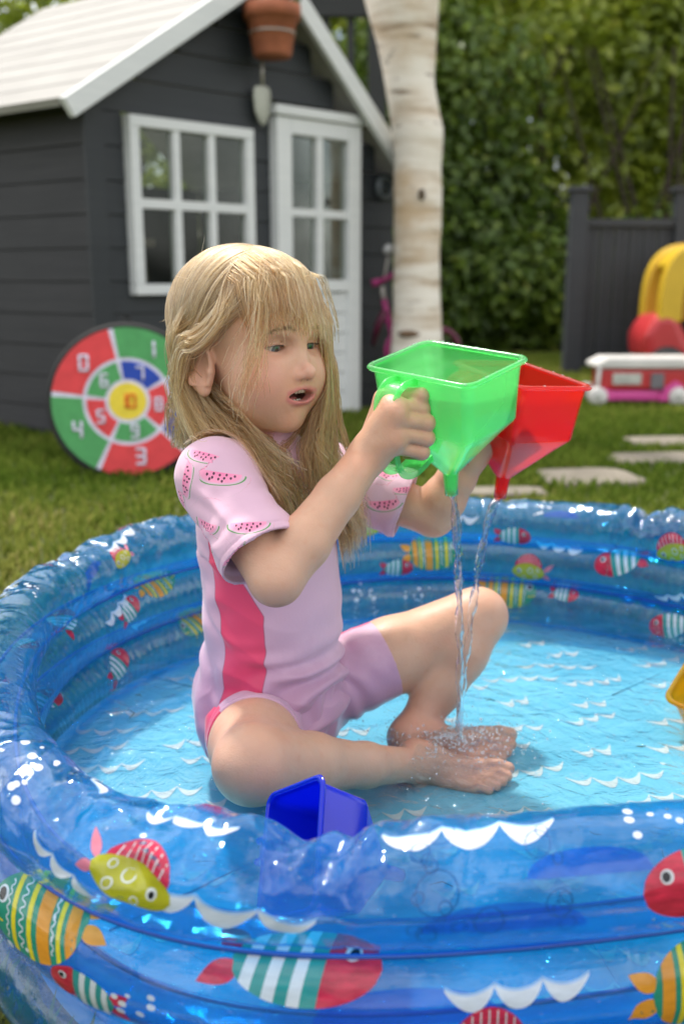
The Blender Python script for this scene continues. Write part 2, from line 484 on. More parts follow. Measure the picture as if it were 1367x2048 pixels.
# hanging pot and trowel on the gable
M_TERRA = flat('terracotta', (.36, .115, .055), .75, .2, 14)
M_WIRE = flat('galvanised_wire', (.45, .42, .38), .4, metal=.6)
POT = hp(.732, -.13, 1.440)
pot = empty('flower_pot', POT, label='terracotta pot hanging high on the gable of the grey playhouse', cat='flower pot')
MB().lathe(POT, HZ, [(.001, 0), (.068, 0), (.074, .01), (.096, .135), (.110, .137), (.112, .185), (.102, .187), (.098, .140), (.001, .135)], 36).build('bowl', M_TERRA, pot, smooth=True)
mb = MB(); mb.tube([POT + .089 * np.array([math.cos(q), math.sin(q), 0]) + HZ * .085 for q in np.linspace(0, 2 * math.pi, 33)], .004, 6); mb.build('wire_ring', M_WIRE, pot, smooth=True)
mb = MB()
for k in range(26):
    q = RNG.random() * 6.28; r = RNG.random() * .08; p0 = POT + np.array([r * math.cos(q), r * math.sin(q), .13])
    mb.tube([p0, p0 + np.array([.03 * math.cos(q), .03 * math.sin(q), .06]), p0 + np.array([.07 * math.cos(q), .07 * math.sin(q), .10 + .03 * RNG.random()])], [.006, .009, .001], 5)
mb.build('plant', flat('pot_plant_green', (.05, .10, .03), .6), pot)
TR = hp(.764, -.045, .052)
tw = empty('garden_trowel', TR + HZ * 1.30, label='pale metal trowel hanging on the gable below the terracotta pot', cat='trowel')
mb = MB()
prof = [(0, 1.150, .004), (.018, 1.165, .006), (.036, 1.20, .010), (.043, 1.25, .012), (.040, 1.285, .012), (.030, 1.296, .010)]
V_ = []; F_ = []
for i, (w, z, dp) in enumerate(prof):
    for k in range(7):
        s_ = (k - 3) / 3; V_.append(TR + HU * (w * s_) + HV * (-dp * (1 - s_ * s_)) + HZ * z)
    for k in range(7):
        s_ = (k - 3) / 3; V_.append(TR + HU * (w * s_) + HV * (-dp * (1 - s_ * s_) + .004) + HZ * z)
for i in range(len(prof) - 1):
    for k in range(6):
        F_.append((i * 14 + k, i * 14 + k + 1, i * 14 + 15 + k, i * 14 + 14 + k)); F_.append((i * 14 + 7 + k + 1, i * 14 + 7 + k, i * 14 + 21 + k, i * 14 + 22 + k))
np_mesh('blade', V_, F_, flat('pale_grey_metal', (.36, .37, .32), .5, metal=.2), tw)
MB().tube([TR + HZ * 1.28, TR + HZ * 1.36, TR + HZ * 1.40], [.007, .006, .006], 8).build('shank', M_WIRE, tw, smooth=True)
MB().tube([TR + HZ * 1.39, TR + HZ * 1.45, TR + HZ * 1.49], [.011, .014, .010], 10).build('handle', flat('worn_handle_wood', (.16, .15, .12), .7), tw, smooth=True)
# round hanging ornament on the right of the door
OR = hp(1.475, -.03, 1.005)
orn = empty('hanging_ornament', OR, label='small round grey ornament hanging on the playhouse wall beside the birch trunk', cat='ornament')
mb = MB(); mb.tube([OR + HU * .042 * math.cos(q) + HZ * .042 * math.sin(q) for q in np.linspace(0, 6.283, 25)], .011, 8); mb.build('ring', flat('grey_enamel', (.10, .12, .13), .3), orn, smooth=True)
MB().lathe(OR, HV, [(.001, -.006), (.03, -.004), (.032, .006)], 20).build('disc', flat('dark_enamel', (.05, .06, .07), .25), orn, smooth=True)

# ================================================================== DARTBOARD leaning on the house
dn_ = nrm([.17, -.95, .24]); dx_ = nrm(np.cross([0, 0, 1.0], dn_)); dy_ = np.cross(dn_, dx_)
DR = .243
DC = V(256, 803, 3.14)
dart = empty('target_board', DC - np.array([0, .06, .23]), label='round red, green, blue and yellow number target board leaning by the playhouse', cat='target board')
def dpt(r, a, o=0.0): return DC + dx_ * (r * math.cos(a)) + dy_ * (r * math.sin(a)) + dn_ * o
MB().lathe(DC, dn_, [(.001, -.022), (DR, -.022), (DR + .006, -.012), (DR + .006, .0), (DR - .004, .006), (DR - .012, .004)], 72).build('black_rim', flat('black_felt', (.012, .012, .013), .8), dart, smooth=True)
M_FELT = {k: flat('felt_' + k, v, .9, .10, 30, bump=.2) for k, v in dict(red=(.62, .055, .06), green=(.075, .30, .10), blue=(.02, .06, .36), yellow=(.72, .56, .05), white=(.62, .60, .72), orange=(.70, .20, .02)).items()}
def disc_piece(r0, r1, a0, a1, m, o, name):
    n = max(2, int((a1 - a0) / .08)); aa = np.linspace(a0, a1, n + 1)
    V_ = [dpt(r0, a, o) for a in aa] + [dpt(r1, a, o) for a in aa] + [dpt(r0, a, 0) for a in aa] + [dpt(r1, a, 0) for a in aa]
    m_ = n + 1; F_ = []
    for k in range(n):
        F_ += [(k, k + 1, m_ + k + 1, m_ + k)[::-1], (k, 2 * m_ + k, 2 * m_ + k + 1, k + 1)[::-1], (m_ + k, m_ + k + 1, 3 * m_ + k + 1, 3 * m_ + k)[::-1]]
    F_ += [(0, m_, 3 * m_, 2 * m_), (n, 2 * m_ + n, 3 * m_ + n, m_ + n)]
    return np_mesh(name, V_, F_, m, dart, smooth=False)
MB().lathe(DC, dn_, [(.001, .0065), (DR - .012, .0065), (DR - .010, .003)], 72).build('white_field', M_FELT['white'], dart, smooth=False)
R0, R1, R2, gp = .064, .132, .2325, .006
b0 = math.radians(101)
st = 2 * math.pi / 5
outc = ['red', 'green', 'red', 'blue', 'green']; innc = ['green', 'red', 'green', 'red', 'blue']
outn = ['0', '4', '3', '2', '1']; innn = ['6', '5', '9', '8', '7']
SEG = {'0': 'abcdef', '1': 'bc', '2': 'abged', '3': 'abgcd', '4': 'fgbc', '5': 'afgcd', '6': 'afgedc', '7': 'abc', '8': 'abcdefg', '9': 'abcdfg'}
LN = {'a': ((-1, 2), (1, 2)), 'b': ((1, 2), (1, 0)), 'c': ((1, 0), (1, -2)), 'd': ((-1, -2), (1, -2)), 'e': ((-1, 0), (-1, -2)), 'f': ((-1, 2), (-1, 0)), 'g': ((-1, 0), (1, 0))}
def digit(d, r, a, s, m, shift=0.0):
    c = DC + dx_ * (r * math.cos(a) + shift) + dy_ * (r * math.sin(a)) + dn_ * .0105
    mb = MB()
    for q in SEG[d]:
        (x0, y0), (x1, y1) = LN[q]
        mb.tube([c + dx_ * (s * x0) + dy_ * (s * y0), c + dx_ * (s * x1) + dy_ * (s * y1)], s * .42, 8)
        mb.ball(c + dx_ * (s * x0) + dy_ * (s * y0), s * .42, 4); mb.ball(c + dx_ * (s * x1) + dy_ * (s * y1), s * .42, 4)
    return mb.build('digit', m, dart, smooth=True)
for k in range(5):
    a0, a1 = b0 + k * st, b0 + (k + 1) * st
    e1, e2 = gp / R1, gp / R2
    disc_piece(R1 + gp, R2, a0 + e2 * 1.4, a1 - e2 * 1.4, M_FELT[outc[k]], .0088, 'outer_segment')
    disc_piece(R0 + gp, R1 - gp, a0 + e1 * 1.2, a1 - e1 * 1.2, M_FELT[innc[k]], .0088, 'inner_segment')
    am = (a0 + a1) / 2
    digit(outn[k], .178, am, .0115, M_FELT['white']); digit(innn[k], .096, am, .0095, M_FELT['white'])
MB().lathe(DC, dn_, [(.001, .0092), (R0 - gp, .0092), (R0 - gp, .002)], 48).build('bullseye', M_FELT['yellow'], dart)
for d_, sh in (('1', -.016), ('0', .012)): digit(d_, 0, 0, .010, M_FELT['orange'], sh)
mb = MB(); mb.tube([dpt(DR, 1.5, -.01), dpt(DR + .03, 1.52, -.015), dpt(DR + .03, 1.58, -.015), dpt(DR, 1.6, -.01)], .005, 6); mb.build('hanging_loop', flat('black_cord', (.01, .01, .01), .8), dart)
MB().tube([dpt(.1, 1.57, -.02), dpt(.1, 1.57, -.02) * np.array([1, 1, 0]) + np.array([.02, .16, .004])], .008, 8).build('stand_leg', M_FELT['white'], dart)

# ================================================================== BIRCH
t = NT('birch_bark')
v = t.mapping(scale=(1.2, 1.2, 9))
n = t.noise(1.6, 6, .6, vec=v); nl = t.noise(2.2, 4, .6); ns = t.noise(9, 3, .5, vec=t.mapping(scale=(1, 1, 4)))
c = t.ramp(n, [(.28, (.25, .17, .10)), (.38, (.55, .45, .34)), (.52, (.76, .70, .61)), (.75, (.86, .81, .74))])
c = t.mix(t.ramp(nl, [(.50, (0, 0, 0)), (.66, (.7, .7, .7))]), c, (.52, .36, .20))
c = t.mix(t.ramp(ns, [(.63, (0, 0, 0)), (.70, (.7, .7, .7))]), c, (.16, .11, .07))
p = t.princ(Base_Color=c, Roughness=.7); t.l.new(t.bump(n, .5, .02), p.inputs['Normal'])
M_BARK = t.done(p.outputs[0])
TY = 4.6
def twid(x0, x1, y):
    a, b = V(x0, y, TY), V(x1, y, TY); return (a + b) / 2, np.linalg.norm(b - a) / 2
prof = [(770, 893, 742), (782, 884, 690), (786, 880, 620), (787, 879, 500), (788, 882, 420), (786, 884, 380), (788, 881, 330), (783, 886, 262), (778, 877, 225), (768, 868, 160), (752, 872, 80), (728, 878, 0), (700, 880, -120)]
cs_, rs_ = zip(*[twid(*q) for q in prof])
birch = empty('birch_tree', (cs_[0][0], TY, 0), label='pale barked birch trunk forking upwards beside the playhouse', cat='tree')
def loft(cs, rs, n=40, seed=0, amp=.022, name='trunk', parent=birch):
    cs = np.array(cs); rs = np.array(rs); m = 90
    q = np.linspace(0, 1, len(cs)); qq = np.linspace(0, 1, m)
    C_ = np.stack([np.interp(qq, q, cs[:, i]) for i in range(3)], 1); R_ = np.interp(qq, q, rs)
    for _ in range(3): R_[1:-1] = (R_[:-2] + 2 * R_[1:-1] + R_[2:]) / 4; C_[1:-1] = (C_[:-2] + 2 * C_[1:-1] + C_[2:]) / 4
    a = np.linspace(0, 2 * math.pi, n, endpoint=False)
    P = C_[:, None, :] + R_[:, None, None] * np.stack([np.cos(a), np.sin(a), 0 * a], 1)[None]
    P = P.reshape(-1, 3); d = P - np.repeat(C_, n, 0)
    P = P + d * (amp * (vnoise(P, 7, seed) + .5 * vnoise(P, 16, seed + 1)))[:, None]
    i, k = np.meshgrid(np.arange(m - 1), np.arange(n), indexing='ij'); k2 = (k + 1) % n
    F_ = np.stack([i * n + k, i * n + k2, (i + 1) * n + k2, (i + 1) * n + k], -1).reshape(-1, 4)
    return np_mesh(name, P, F_, M_BARK, parent)
cs_ = [np.array([cs_[0][0], TY, -.05])] + list(cs_[1:])
loft(cs_, rs_, name='trunk')
top = cs_[-1]
loft([top + np.array([-.03, 0, -.33]), top + np.array([-.12, 0, .05]), top + np.array([-.4, 0, 1.4])], [.05, .075, .045], seed=4, name='limb')
loft([top + np.array([.065, 0, -.33]), top + np.array([.11, 0, .07]), top + np.array([.2, .1, 1.6])], [.09, .08, .05], seed=5, name='limb')
kn = V(842, 390, TY - .10); MB().ball(kn + np.array([0, -.02, 0]), (.015, .012, .024), 8).build('knot', flat('dark_knot', (.09, .06, .035), .9, .4, 30), birch, smooth=True)
kn = V(822, 668, TY - .09); MB().ball(kn, (.06, .03, .02), 8).build('knot', flat('dark_knot_low', (.16, .10, .06), .9, .4, 30), birch, smooth=True)

# ================================================================== HEDGE AND SHRUBS (leaf by leaf)
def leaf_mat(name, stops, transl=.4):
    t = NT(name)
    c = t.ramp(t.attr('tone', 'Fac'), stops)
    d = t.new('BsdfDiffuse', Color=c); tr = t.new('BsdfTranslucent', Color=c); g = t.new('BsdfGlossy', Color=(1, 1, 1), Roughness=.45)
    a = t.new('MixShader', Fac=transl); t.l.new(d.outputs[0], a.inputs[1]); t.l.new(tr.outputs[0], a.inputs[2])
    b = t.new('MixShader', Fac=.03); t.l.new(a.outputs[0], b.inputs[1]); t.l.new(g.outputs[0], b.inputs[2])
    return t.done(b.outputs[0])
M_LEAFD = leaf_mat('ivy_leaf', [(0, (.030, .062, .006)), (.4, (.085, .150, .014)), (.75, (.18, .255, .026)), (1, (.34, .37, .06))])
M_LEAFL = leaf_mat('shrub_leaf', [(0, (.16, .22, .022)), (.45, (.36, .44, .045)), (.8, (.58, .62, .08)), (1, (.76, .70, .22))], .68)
M_TWIG = flat('dark_twig', (.045, .032, .022), .9)
def leaves(name, clumps, N, size, mat_, parent, seed):
    """clumps: rows of centre, radii; leaves lie through each clump's shell"""
    rg = np.random.default_rng(seed); C_ = np.array([c[:3] for c in clumps]); R_ = np.array([c[3:6] for c in clumps])
    w = R_.prod(1) ** .67; w /= w.sum()
    k = rg.choice(len(C_), N, p=w)
    d = rg.normal(size=(N, 3)); d /= np.linalg.norm(d, axis=1)[:, None]
    d[:, 1] = -np.abs(d[:, 1]) * np.where(rg.random(N) < .8, 1, -1)
    P = C_[k] + d * R_[k] * (.55 + .5 * rg.random(N)[:, None] ** .6)
    nrml = d + rg.normal(0, .55, (N, 3)) + np.array([0, -.1, .45]); nrml /= np.linalg.norm(nrml, axis=1)[:, None]
    tx = np.cross(nrml, rg.normal(size=(N, 3))); tx /= np.linalg.norm(tx, axis=1)[:, None]; ty = np.cross(nrml, tx)
    s = (size * (.6 + .8 * rg.random(N)))[:, None]
    v = np.empty((N, 4, 3))
    v[:, 0] = P - tx * s; v[:, 1] = P - ty * s * .55 + nrml * s * .15; v[:, 2] = P + tx * s; v[:, 3] = P + ty * s * .55 + nrml * s * .15
    f = np.arange(N * 4, dtype=np.int32).reshape(N, 4)
    o = np_mesh(name, v.reshape(-1, 3), f, mat_, parent, smooth=False, kind='stuff')
    tone = np.clip(.45 + .22 * vnoise(C_[k], .9, seed) + .2 * vnoise(P, 1.7, seed + 1) + rg.normal(0, .17, N), 0, 1)
    vattr(o, 'tone', np.repeat(tone, 4))
    return o
def clump_wall(x0, x1, y, z0, z1, n, r, seed, dy=.4):
    rg = np.random.default_rng(seed); out = []
    for _ in range(n):
        q = r * (.6 + .8 * rg.random())
        out.append(((x0 + (x1 - x0) * rg.random()) * 1.27, (y + dy * (rg.random() - .5) * 2) * 1.27, (z0 + (z1 - z0) * rg.random()) * 1.2, q * 1.25, q, q * 1.15))
    return out
hedge = empty('hedge', (1.6, 9.2, 0), label='tall dense dark green hedge between the birch and the grey fence', cat='hedge')
low_right = lambda cl: [c for c in cl if c[2] < np.interp(c[0], [.4, .8, 1.1, 1.5, 1.8], [2.7, 2.6, 2.2, 1.3, .8])]
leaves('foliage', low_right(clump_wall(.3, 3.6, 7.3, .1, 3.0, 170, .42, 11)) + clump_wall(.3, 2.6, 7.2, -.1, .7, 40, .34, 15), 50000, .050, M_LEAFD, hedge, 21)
mb = MB()
for k in range(26):
    x = .7 + 3.8 * RNG.random(); mb.tube([(x, 9.35, 0), (x + .2 * RNG.normal(), 9.2, 1.0), (x + .5 * RNG.normal(), 9.0, 2.5)], [.03, .022, .008], 6)
mb.build('branch', M_TWIG, hedge)
shrub = empty('tall_shrub', (3.2, 11, 0), label='sunlit yellow-green tall shrub rising above the dark hedge', cat='shrub')
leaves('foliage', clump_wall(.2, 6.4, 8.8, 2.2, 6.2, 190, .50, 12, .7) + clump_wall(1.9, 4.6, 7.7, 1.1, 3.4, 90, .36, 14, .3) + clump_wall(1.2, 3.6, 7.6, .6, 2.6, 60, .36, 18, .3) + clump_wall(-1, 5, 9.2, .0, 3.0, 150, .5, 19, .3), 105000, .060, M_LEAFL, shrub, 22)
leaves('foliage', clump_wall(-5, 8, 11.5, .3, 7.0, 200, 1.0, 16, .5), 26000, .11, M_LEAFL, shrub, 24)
mb = MB()
for k in range(5):
    x = 1. + 5.5 * RNG.random(); mb.tube([(x, 11.3, 0), (x + .2 * RNG.normal(), 11.2, 3), (x + .6 * RNG.normal(), 10.9, 6.5)], [.05, .035, .010], 6)
mb.build('branch', M_TWIG, shrub)
sh2 = empty('tall_shrub', (-1.5, 11.8, 0), label='bright green shrub seen through the dark railing behind the playhouse', cat='shrub')
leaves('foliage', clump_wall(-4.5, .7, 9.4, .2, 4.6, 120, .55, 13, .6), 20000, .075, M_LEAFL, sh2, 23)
mb = MB()
for k in range(8):
    x = -3.5 + 4 * RNG.random(); mb.tube([(x, 11.9, 0), (x + .2, 11.9, 2.0), (x + .5 * RNG.normal(), 11.8, 5)], [.05, .035, .010], 6)
mb.build('branch', M_TWIG, sh2)

# ================================================================== RAILING behind the playhouse
M_RAIL = wood('dark_stained_wood', (.022, .024, .024), (.04, .042, .042), .6)
RY = 8.0
rail = empty('railing', (-.1, RY, 0), label='dark slatted wooden railing between the playhouse roof and the birch', cat='railing')
def vx(px, py, y=RY): return V(px, py, y)[0]
zt, zb2 = V(700, 15, RY)[2], V(700, 225, RY)[2]
MB().box((-.45, RY, zt), (1.7, .07, .13)).build('rail', M_RAIL, rail)
MB().box((-.45, RY, zb2 - .15), (1.7, .06, .08)).build('rail', M_RAIL, rail)
for k in range(9):
    x = vx(701, 100) - .18 * k + .18 * (0)
    MB().box((x, RY + .02, (zt + zb2 - .15) / 2), (.055, .03, zt - zb2 + .15)).build('slat', M_RAIL, rail)
MB().box((vx(748, 150) + .02, RY, zt / 2 + .1), (.13, .11, zt + .3)).build('post', M_RAIL, rail)

# ================================================================== FENCE
M_FEN = wood('slate_paint', (.040, .044, .052), (.060, .064, .072), .6)
FY = 6.6
fence = empty('fence', (1.75, FY, 0), label='charcoal vertical board fence with capped posts beside the hedge', cat='fence')
def fpost(x):
    p = MB().box((x, FY, .57), (.105, .105, 1.14)).build('post', M_FEN, fence, bevel=.004)
    MB().box((x, FY, 1.155), (.145, .145, .03)).build('post_cap', M_FEN, p, bevel=.006)
x0 = V(1152, 500, FY)[0]; fpost(x0); fpost(x0 + .66); fpost(x0 + 1.32)
for (xa, xb) in ((x0 + .053, x0 + .607), (x0 + .713, x0 + 1.267)):
    MB().box(((xa + xb) / 2, FY, .955), (xb - xa - .002, .07, .045)).build('rail', M_FEN, fence)
    MB().box(((xa + xb) / 2, FY, .07), (xb - xa - .002, .06, .05)).build('rail', M_FEN, fence)
    nb_ = 12; w = (xb - xa) / nb_
    for k in range(nb_): MB().box((xa + (k + .5) * w, FY + .005 * (k % 2), .513), (w - .006, .022, .835)).build('board', M_FEN, fence)

# ================================================================== TOYS at the back right
M_YEL = flat('yellow_moulded_plastic', (.62, .40, .02), .35, .08, 6); M_REDP = flat('red_moulded_plastic', (.46, .030, .035), .35, .08, 6)
M_BLK = flat('black_plastic', (.02, .02, .02), .4); M_PINK = flat('pink_plastic', (.62, .07, .30), .35, .08, 6); M_OFFW = flat('offwhite_plastic', (.62, .60, .58), .4, .08, 8)
M_GREYP = flat('grey_label', (.45, .46, .42), .6, .2, 40)
CX, CY = 2.10, 6.05
car = empty('toy_car', (CX, CY, 0), label='red ride-on toy car with rounded yellow roof in front of the fence', cat='toy car')
def sweep_profile(name, prof, y0, y1, m, parent, bev=.02):
    n = len(prof); V_ = [(x, y0, z) for x, z in prof] + [(x, y1, z) for x, z in prof]
    F_ = [tuple(range(n)), tuple(range(2 * n - 1, n - 1, -1))] + [(k, n + k, n + (k + 1) % n, (k + 1) % n) for k in range(n)]
    o = np_mesh(name, V_, F_, m, parent, smooth=False)
    b = o.modifiers.new('bevel', 'BEVEL'); b.width = bev; b.segments = 3; b.limit_method = 'ANGLE'; b.angle_limit = .5
    return o
body = sweep_profile('body', [(CX - .34, .14), (CX + .40, .14), (CX + .42, .34), (CX + .12, .36), (CX + .06, .27), (CX - .10, .27), (CX - .16, .40), (CX - .27, .42), (CX - .36, .30)], CY - .20, CY + .20, M_REDP, car, .055)
# pillars and hollow roof: an arch swept round, with a wide side opening
for yy in (CY - .19, CY + .15):
    out = []; inn = []
    for q in np.linspace(math.pi, 0, 25):
        e = .62; ca, sa = math.cos(q), math.sin(q)
        f_ = lambda rx, rz: (CX + .06 + rx * math.copysign(abs(ca) ** e, ca), .36 + rz * abs(sa) ** e)
        out.append(f_(.335, .46)); inn.append(f_(.205, .33))
    pf = out + inn[::-1]
    sweep_profile('roof_pillar', pf, yy, yy + .085, M_YEL, car, .012)
sweep_profile('rear_panel', out, CY + .09, CY + .125, flat('deep_yellow_plastic', (.55, .32, .02), .45, .08, 6), car, .008)
pf = []
for q in np.linspace(math.pi * .80, math.pi * .2, 19):
    ca, sa = math.cos(q), math.sin(q); pf.append((CX + .06 + .325 * math.copysign(abs(ca) ** .62, ca), .36 + .452 * abs(sa) ** .62))
pf2 = [(x * .96 + (CX + .06) * .04, z - .03) for x, z in pf[::-1]]
sweep_profile('seat_back', [(CX + .02, .30), (CX + .26, .30), (CX + .24, .66), (CX + .08, .66)], CY - .09, CY + .13, flat('ochre_moulded_plastic', (.50, .27, .02), .45, .08, 6), car, .03)
sweep_profile('roof', pf + pf2, CY - .133, CY + .148, M_YEL, car, .006)
for sx in (-.22, .26):
    for yy in (CY - .235, CY + .205):
        w = MB().lathe((CX + sx, yy, .115), (0, 1, 0), [(.001, 0), (.09, 0), (.112, .01), (.112, .045), (.09, .055)], 28).build('wheel', M_BLK, car, smooth=True)
        MB().lathe((CX + sx, yy - .004, .115), (0, 1, 0), [(.001, 0), (.045, .0), (.05, .006)], 20).build('hub', M_YEL, w, smooth=True)
# toy camper van
BX, BY = 1.455, 4.97
van = empty('toy_camper', (BX, BY, 0), label='toy camper van with white top, red middle and pink base on the lawn', cat='toy van')
def rbox(name, x0, x1, y0, y1, z0, z1, m, parent, bev=.015): 
    return MB().box(((x0 + x1) / 2, (y0 + y1) / 2, (z0 + z1) / 2), (x1 - x0, y1 - y0, z1 - z0)).build(name, m, parent, bevel=bev)
rbox('base', BX - .20, BX + .30, BY - .09, BY + .09, .022, .075, M_PINK, van)
rbox('body', BX - .20, BX + .30, BY - .095, BY + .095, .077, .180, M_REDP, van)
sweep_profile('roof', [(BX - .23, .182), (BX + .31, .182), (BX + .31, .235), (BX - .17, .235), (BX - .23, .205)], BY - .11, BY + .11, M_OFFW, van, .02)
w_ = rbox('window', BX - .145, BX - .005, BY - .105, BY - .097, .105, .160, M_GREYP, van, .004)
rbox('window', BX + .04, BX + .105, BY - .105, BY - .097, .085, .160, flat('grey_tint', (.16, .15, .17), .3), van, .004)
sweep_profile('wheel_arch', [(BX + .08, .024), (BX + .20, .024), (BX + .20, .10), (BX + .16, .125), (BX + .11, .09)], BY - .115, BY - .092, M_PINK, van, .006)
sweep_profile('wheel_arch', [(BX - .235, .030), (BX - .13, .030), (BX - .15, .075), (BX - .20, .095)], BY - .115, BY - .092, M_PINK, van, .006)
for sx in (-.215, .175):
    for yy in (BY - .13, BY + .09):
        w = MB().lathe((BX + sx, yy, .048), (0, 1, 0), [(.001, 0), (.038, 0), (.047, .008), (.047, .030), (.038, .038)], 24).build('wheel', M_OFFW, van, smooth=True)
        MB().lathe((BX + sx, yy - .003, .048), (0, 1, 0), [(.001, 0), (.016, 0), (.018, .005)], 16).build('hub', M_GREYP, w, smooth=True)
MB().tube([(BX - .21, BY - .10, .20), (BX - .215, BY - .10, .10), (BX - .20, BY - .10, .05)], .010, 8).build('bumper', M_OFFW, van, smooth=True)

# ================================================================== CHILD'S BICYCLE between house and birch
KY = 4.68
def bp(px, py, dy=0.0): return V(px, py, KY + dy)
bike = empty('bicycle', (bp(775, 700)[0], KY, 0), label="pink child's bicycle leaning between the playhouse and the birch trunk", cat='bicycle')
M_MAG = flat('magenta_paint', (.36, .03, .16), .35); M_DKP = flat('dark_plum_paint', (.10, .008, .035), .4)
MB().tube([bp(744, 568), bp(758, 563)], .017, 10).build('grip', M_MAG, bike, smooth=True)
MB().tube([bp(757, 564), bp(775, 556), bp(800, 540, .02)], .012, 8).build('handlebar', M_MAG, bike, smooth=True)
MB().tube([bp(764, 572), bp(766, 592), bp(768, 606)], .010, 8).build('stem', M_WIRE, bike, smooth=True)
MB().tube([bp(767, 598), bp(777, 640), bp(784, 665), bp(795, 720)], [.014,.016,.015,.012], 10).build('frame', M_MAG, bike, smooth=True)
MB().tube([bp(772, 622, .0), bp(756, 650, .01), bp(745, 690, .02)], [.022,.017,.009], 8).build('fork', M_DKP, bike, smooth=True)
wc = bp(812, 700, .0)
mb = MB(); mb.tube([wc + np.array([.09 * math.cos(q), .025 * math.cos(q), .09 * math.sin(q)]) for q in np.linspace(0, 6.283, 41)], .014, 8); wh = mb.build('wheel', M_MAG, bike, smooth=True)
mb = MB(); mb.tube([wc + np.array([.075 * math.cos(q), .02 * math.cos(q), .075 * math.sin(q)]) for q in np.linspace(0, 6.283, 41)], .008, 6)
for k in range(8):
    q = k * math.pi / 4; mb.tube([wc, wc + np.array([.075 * math.cos(q), .02 * math.cos(q), .075 * math.sin(q)])], .002, 4)
mb.build('rim', M_WIRE, wh, smooth=True)
wc2 = wc + np.array([.16, .05, .0])
mb = MB(); mb.tube([wc2 + np.array([.09 * math.cos(q), .025 * math.cos(q), .09 * math.sin(q)]) for q in np.linspace(0, 6.283, 41)], .014, 8); mb.build('wheel', M_DKP, bike, smooth=True)
MB().tube([bp(784, 660), wc2 + np.array([0, 0, .10]), wc2], .014, 8).build('frame', M_MAG, bike, smooth=True)
MB().ball(bp(777, 500), (.028, .02, .028), 8).build('mirror', flat('silver_grey', (.42, .42, .42), .3, metal=.4), bike, smooth=True)
MB().tube([bp(777, 505), bp(770, 545), bp(766, 565)], .006, 6).build('mirror_stem', M_WIRE, bike, smooth=True)

# ================================================================== PADDLING POOL
PC = np.array([.166, 1.175]); PR = .555; TR_ = .0425
ZW = .055                                   # water level
RING_Z = [.196, .119, .0425]
NS, NP = 1400, 72
SA = np.linspace(0, 2 * math.pi, NS, endpoint=False)
PH = np.linspace(0, 2 * math.pi, NP, endpoint=False)
def rad_at(a):                              # slightly uneven ring, never a perfect circle
    return PR + .010 * np.sin(2 * a + .6) + .006 * np.sin(3 * a + 2.0) + .004 * np.sin(5 * a) + .052 * np.exp(-((((a + 2.10 + math.pi) % (2 * math.pi)) - math.pi) / .42) ** 2)
def angdiff(a, b): return (a - b + math.pi) % (2 * math.pi) - math.pi
# creases: angle round the pool, width, depth, position round the tube
def pang(px, py, z):                        # pool angle under a pixel at height z
    g = G(px, py, z); return math.atan2(g[1] - PC[1], g[0] - PC[0])
CREASE = [(pang(630, 1700, .22), .050, .0085, .0), (pang(545, 1720, .22), .040, .0045, .0), (pang(720, 1700, .22), .045, .0035, 0), (pang(1275, 1040, .22), .035, .010, 0), (pang(300, 1640, .22), .06, .003, 0),
          (pang(160, 1600, .22), .06, .0035, 0), (pang(60, 1110, .22), .05, .004, 0), (pang(300, 1030, .22), .05, .004, 0), (pang(1010, 1010, .22), .03, .003, 0), (2.9, .05, .005, 0), (.3, .05, .006, 0), (-.6, .05, .005, 0)]
rough_zone = lambda a: np.exp(-(angdiff(a, pang(330, 1680, .2)) / .34) ** 2) + .9 * np.exp(-(angdiff(a, pang(90, 1120, .2)) / .4) ** 2) + .9 * np.exp(-(angdiff(a, pang(1290, 1050, .2)) / .16) ** 2) + .25
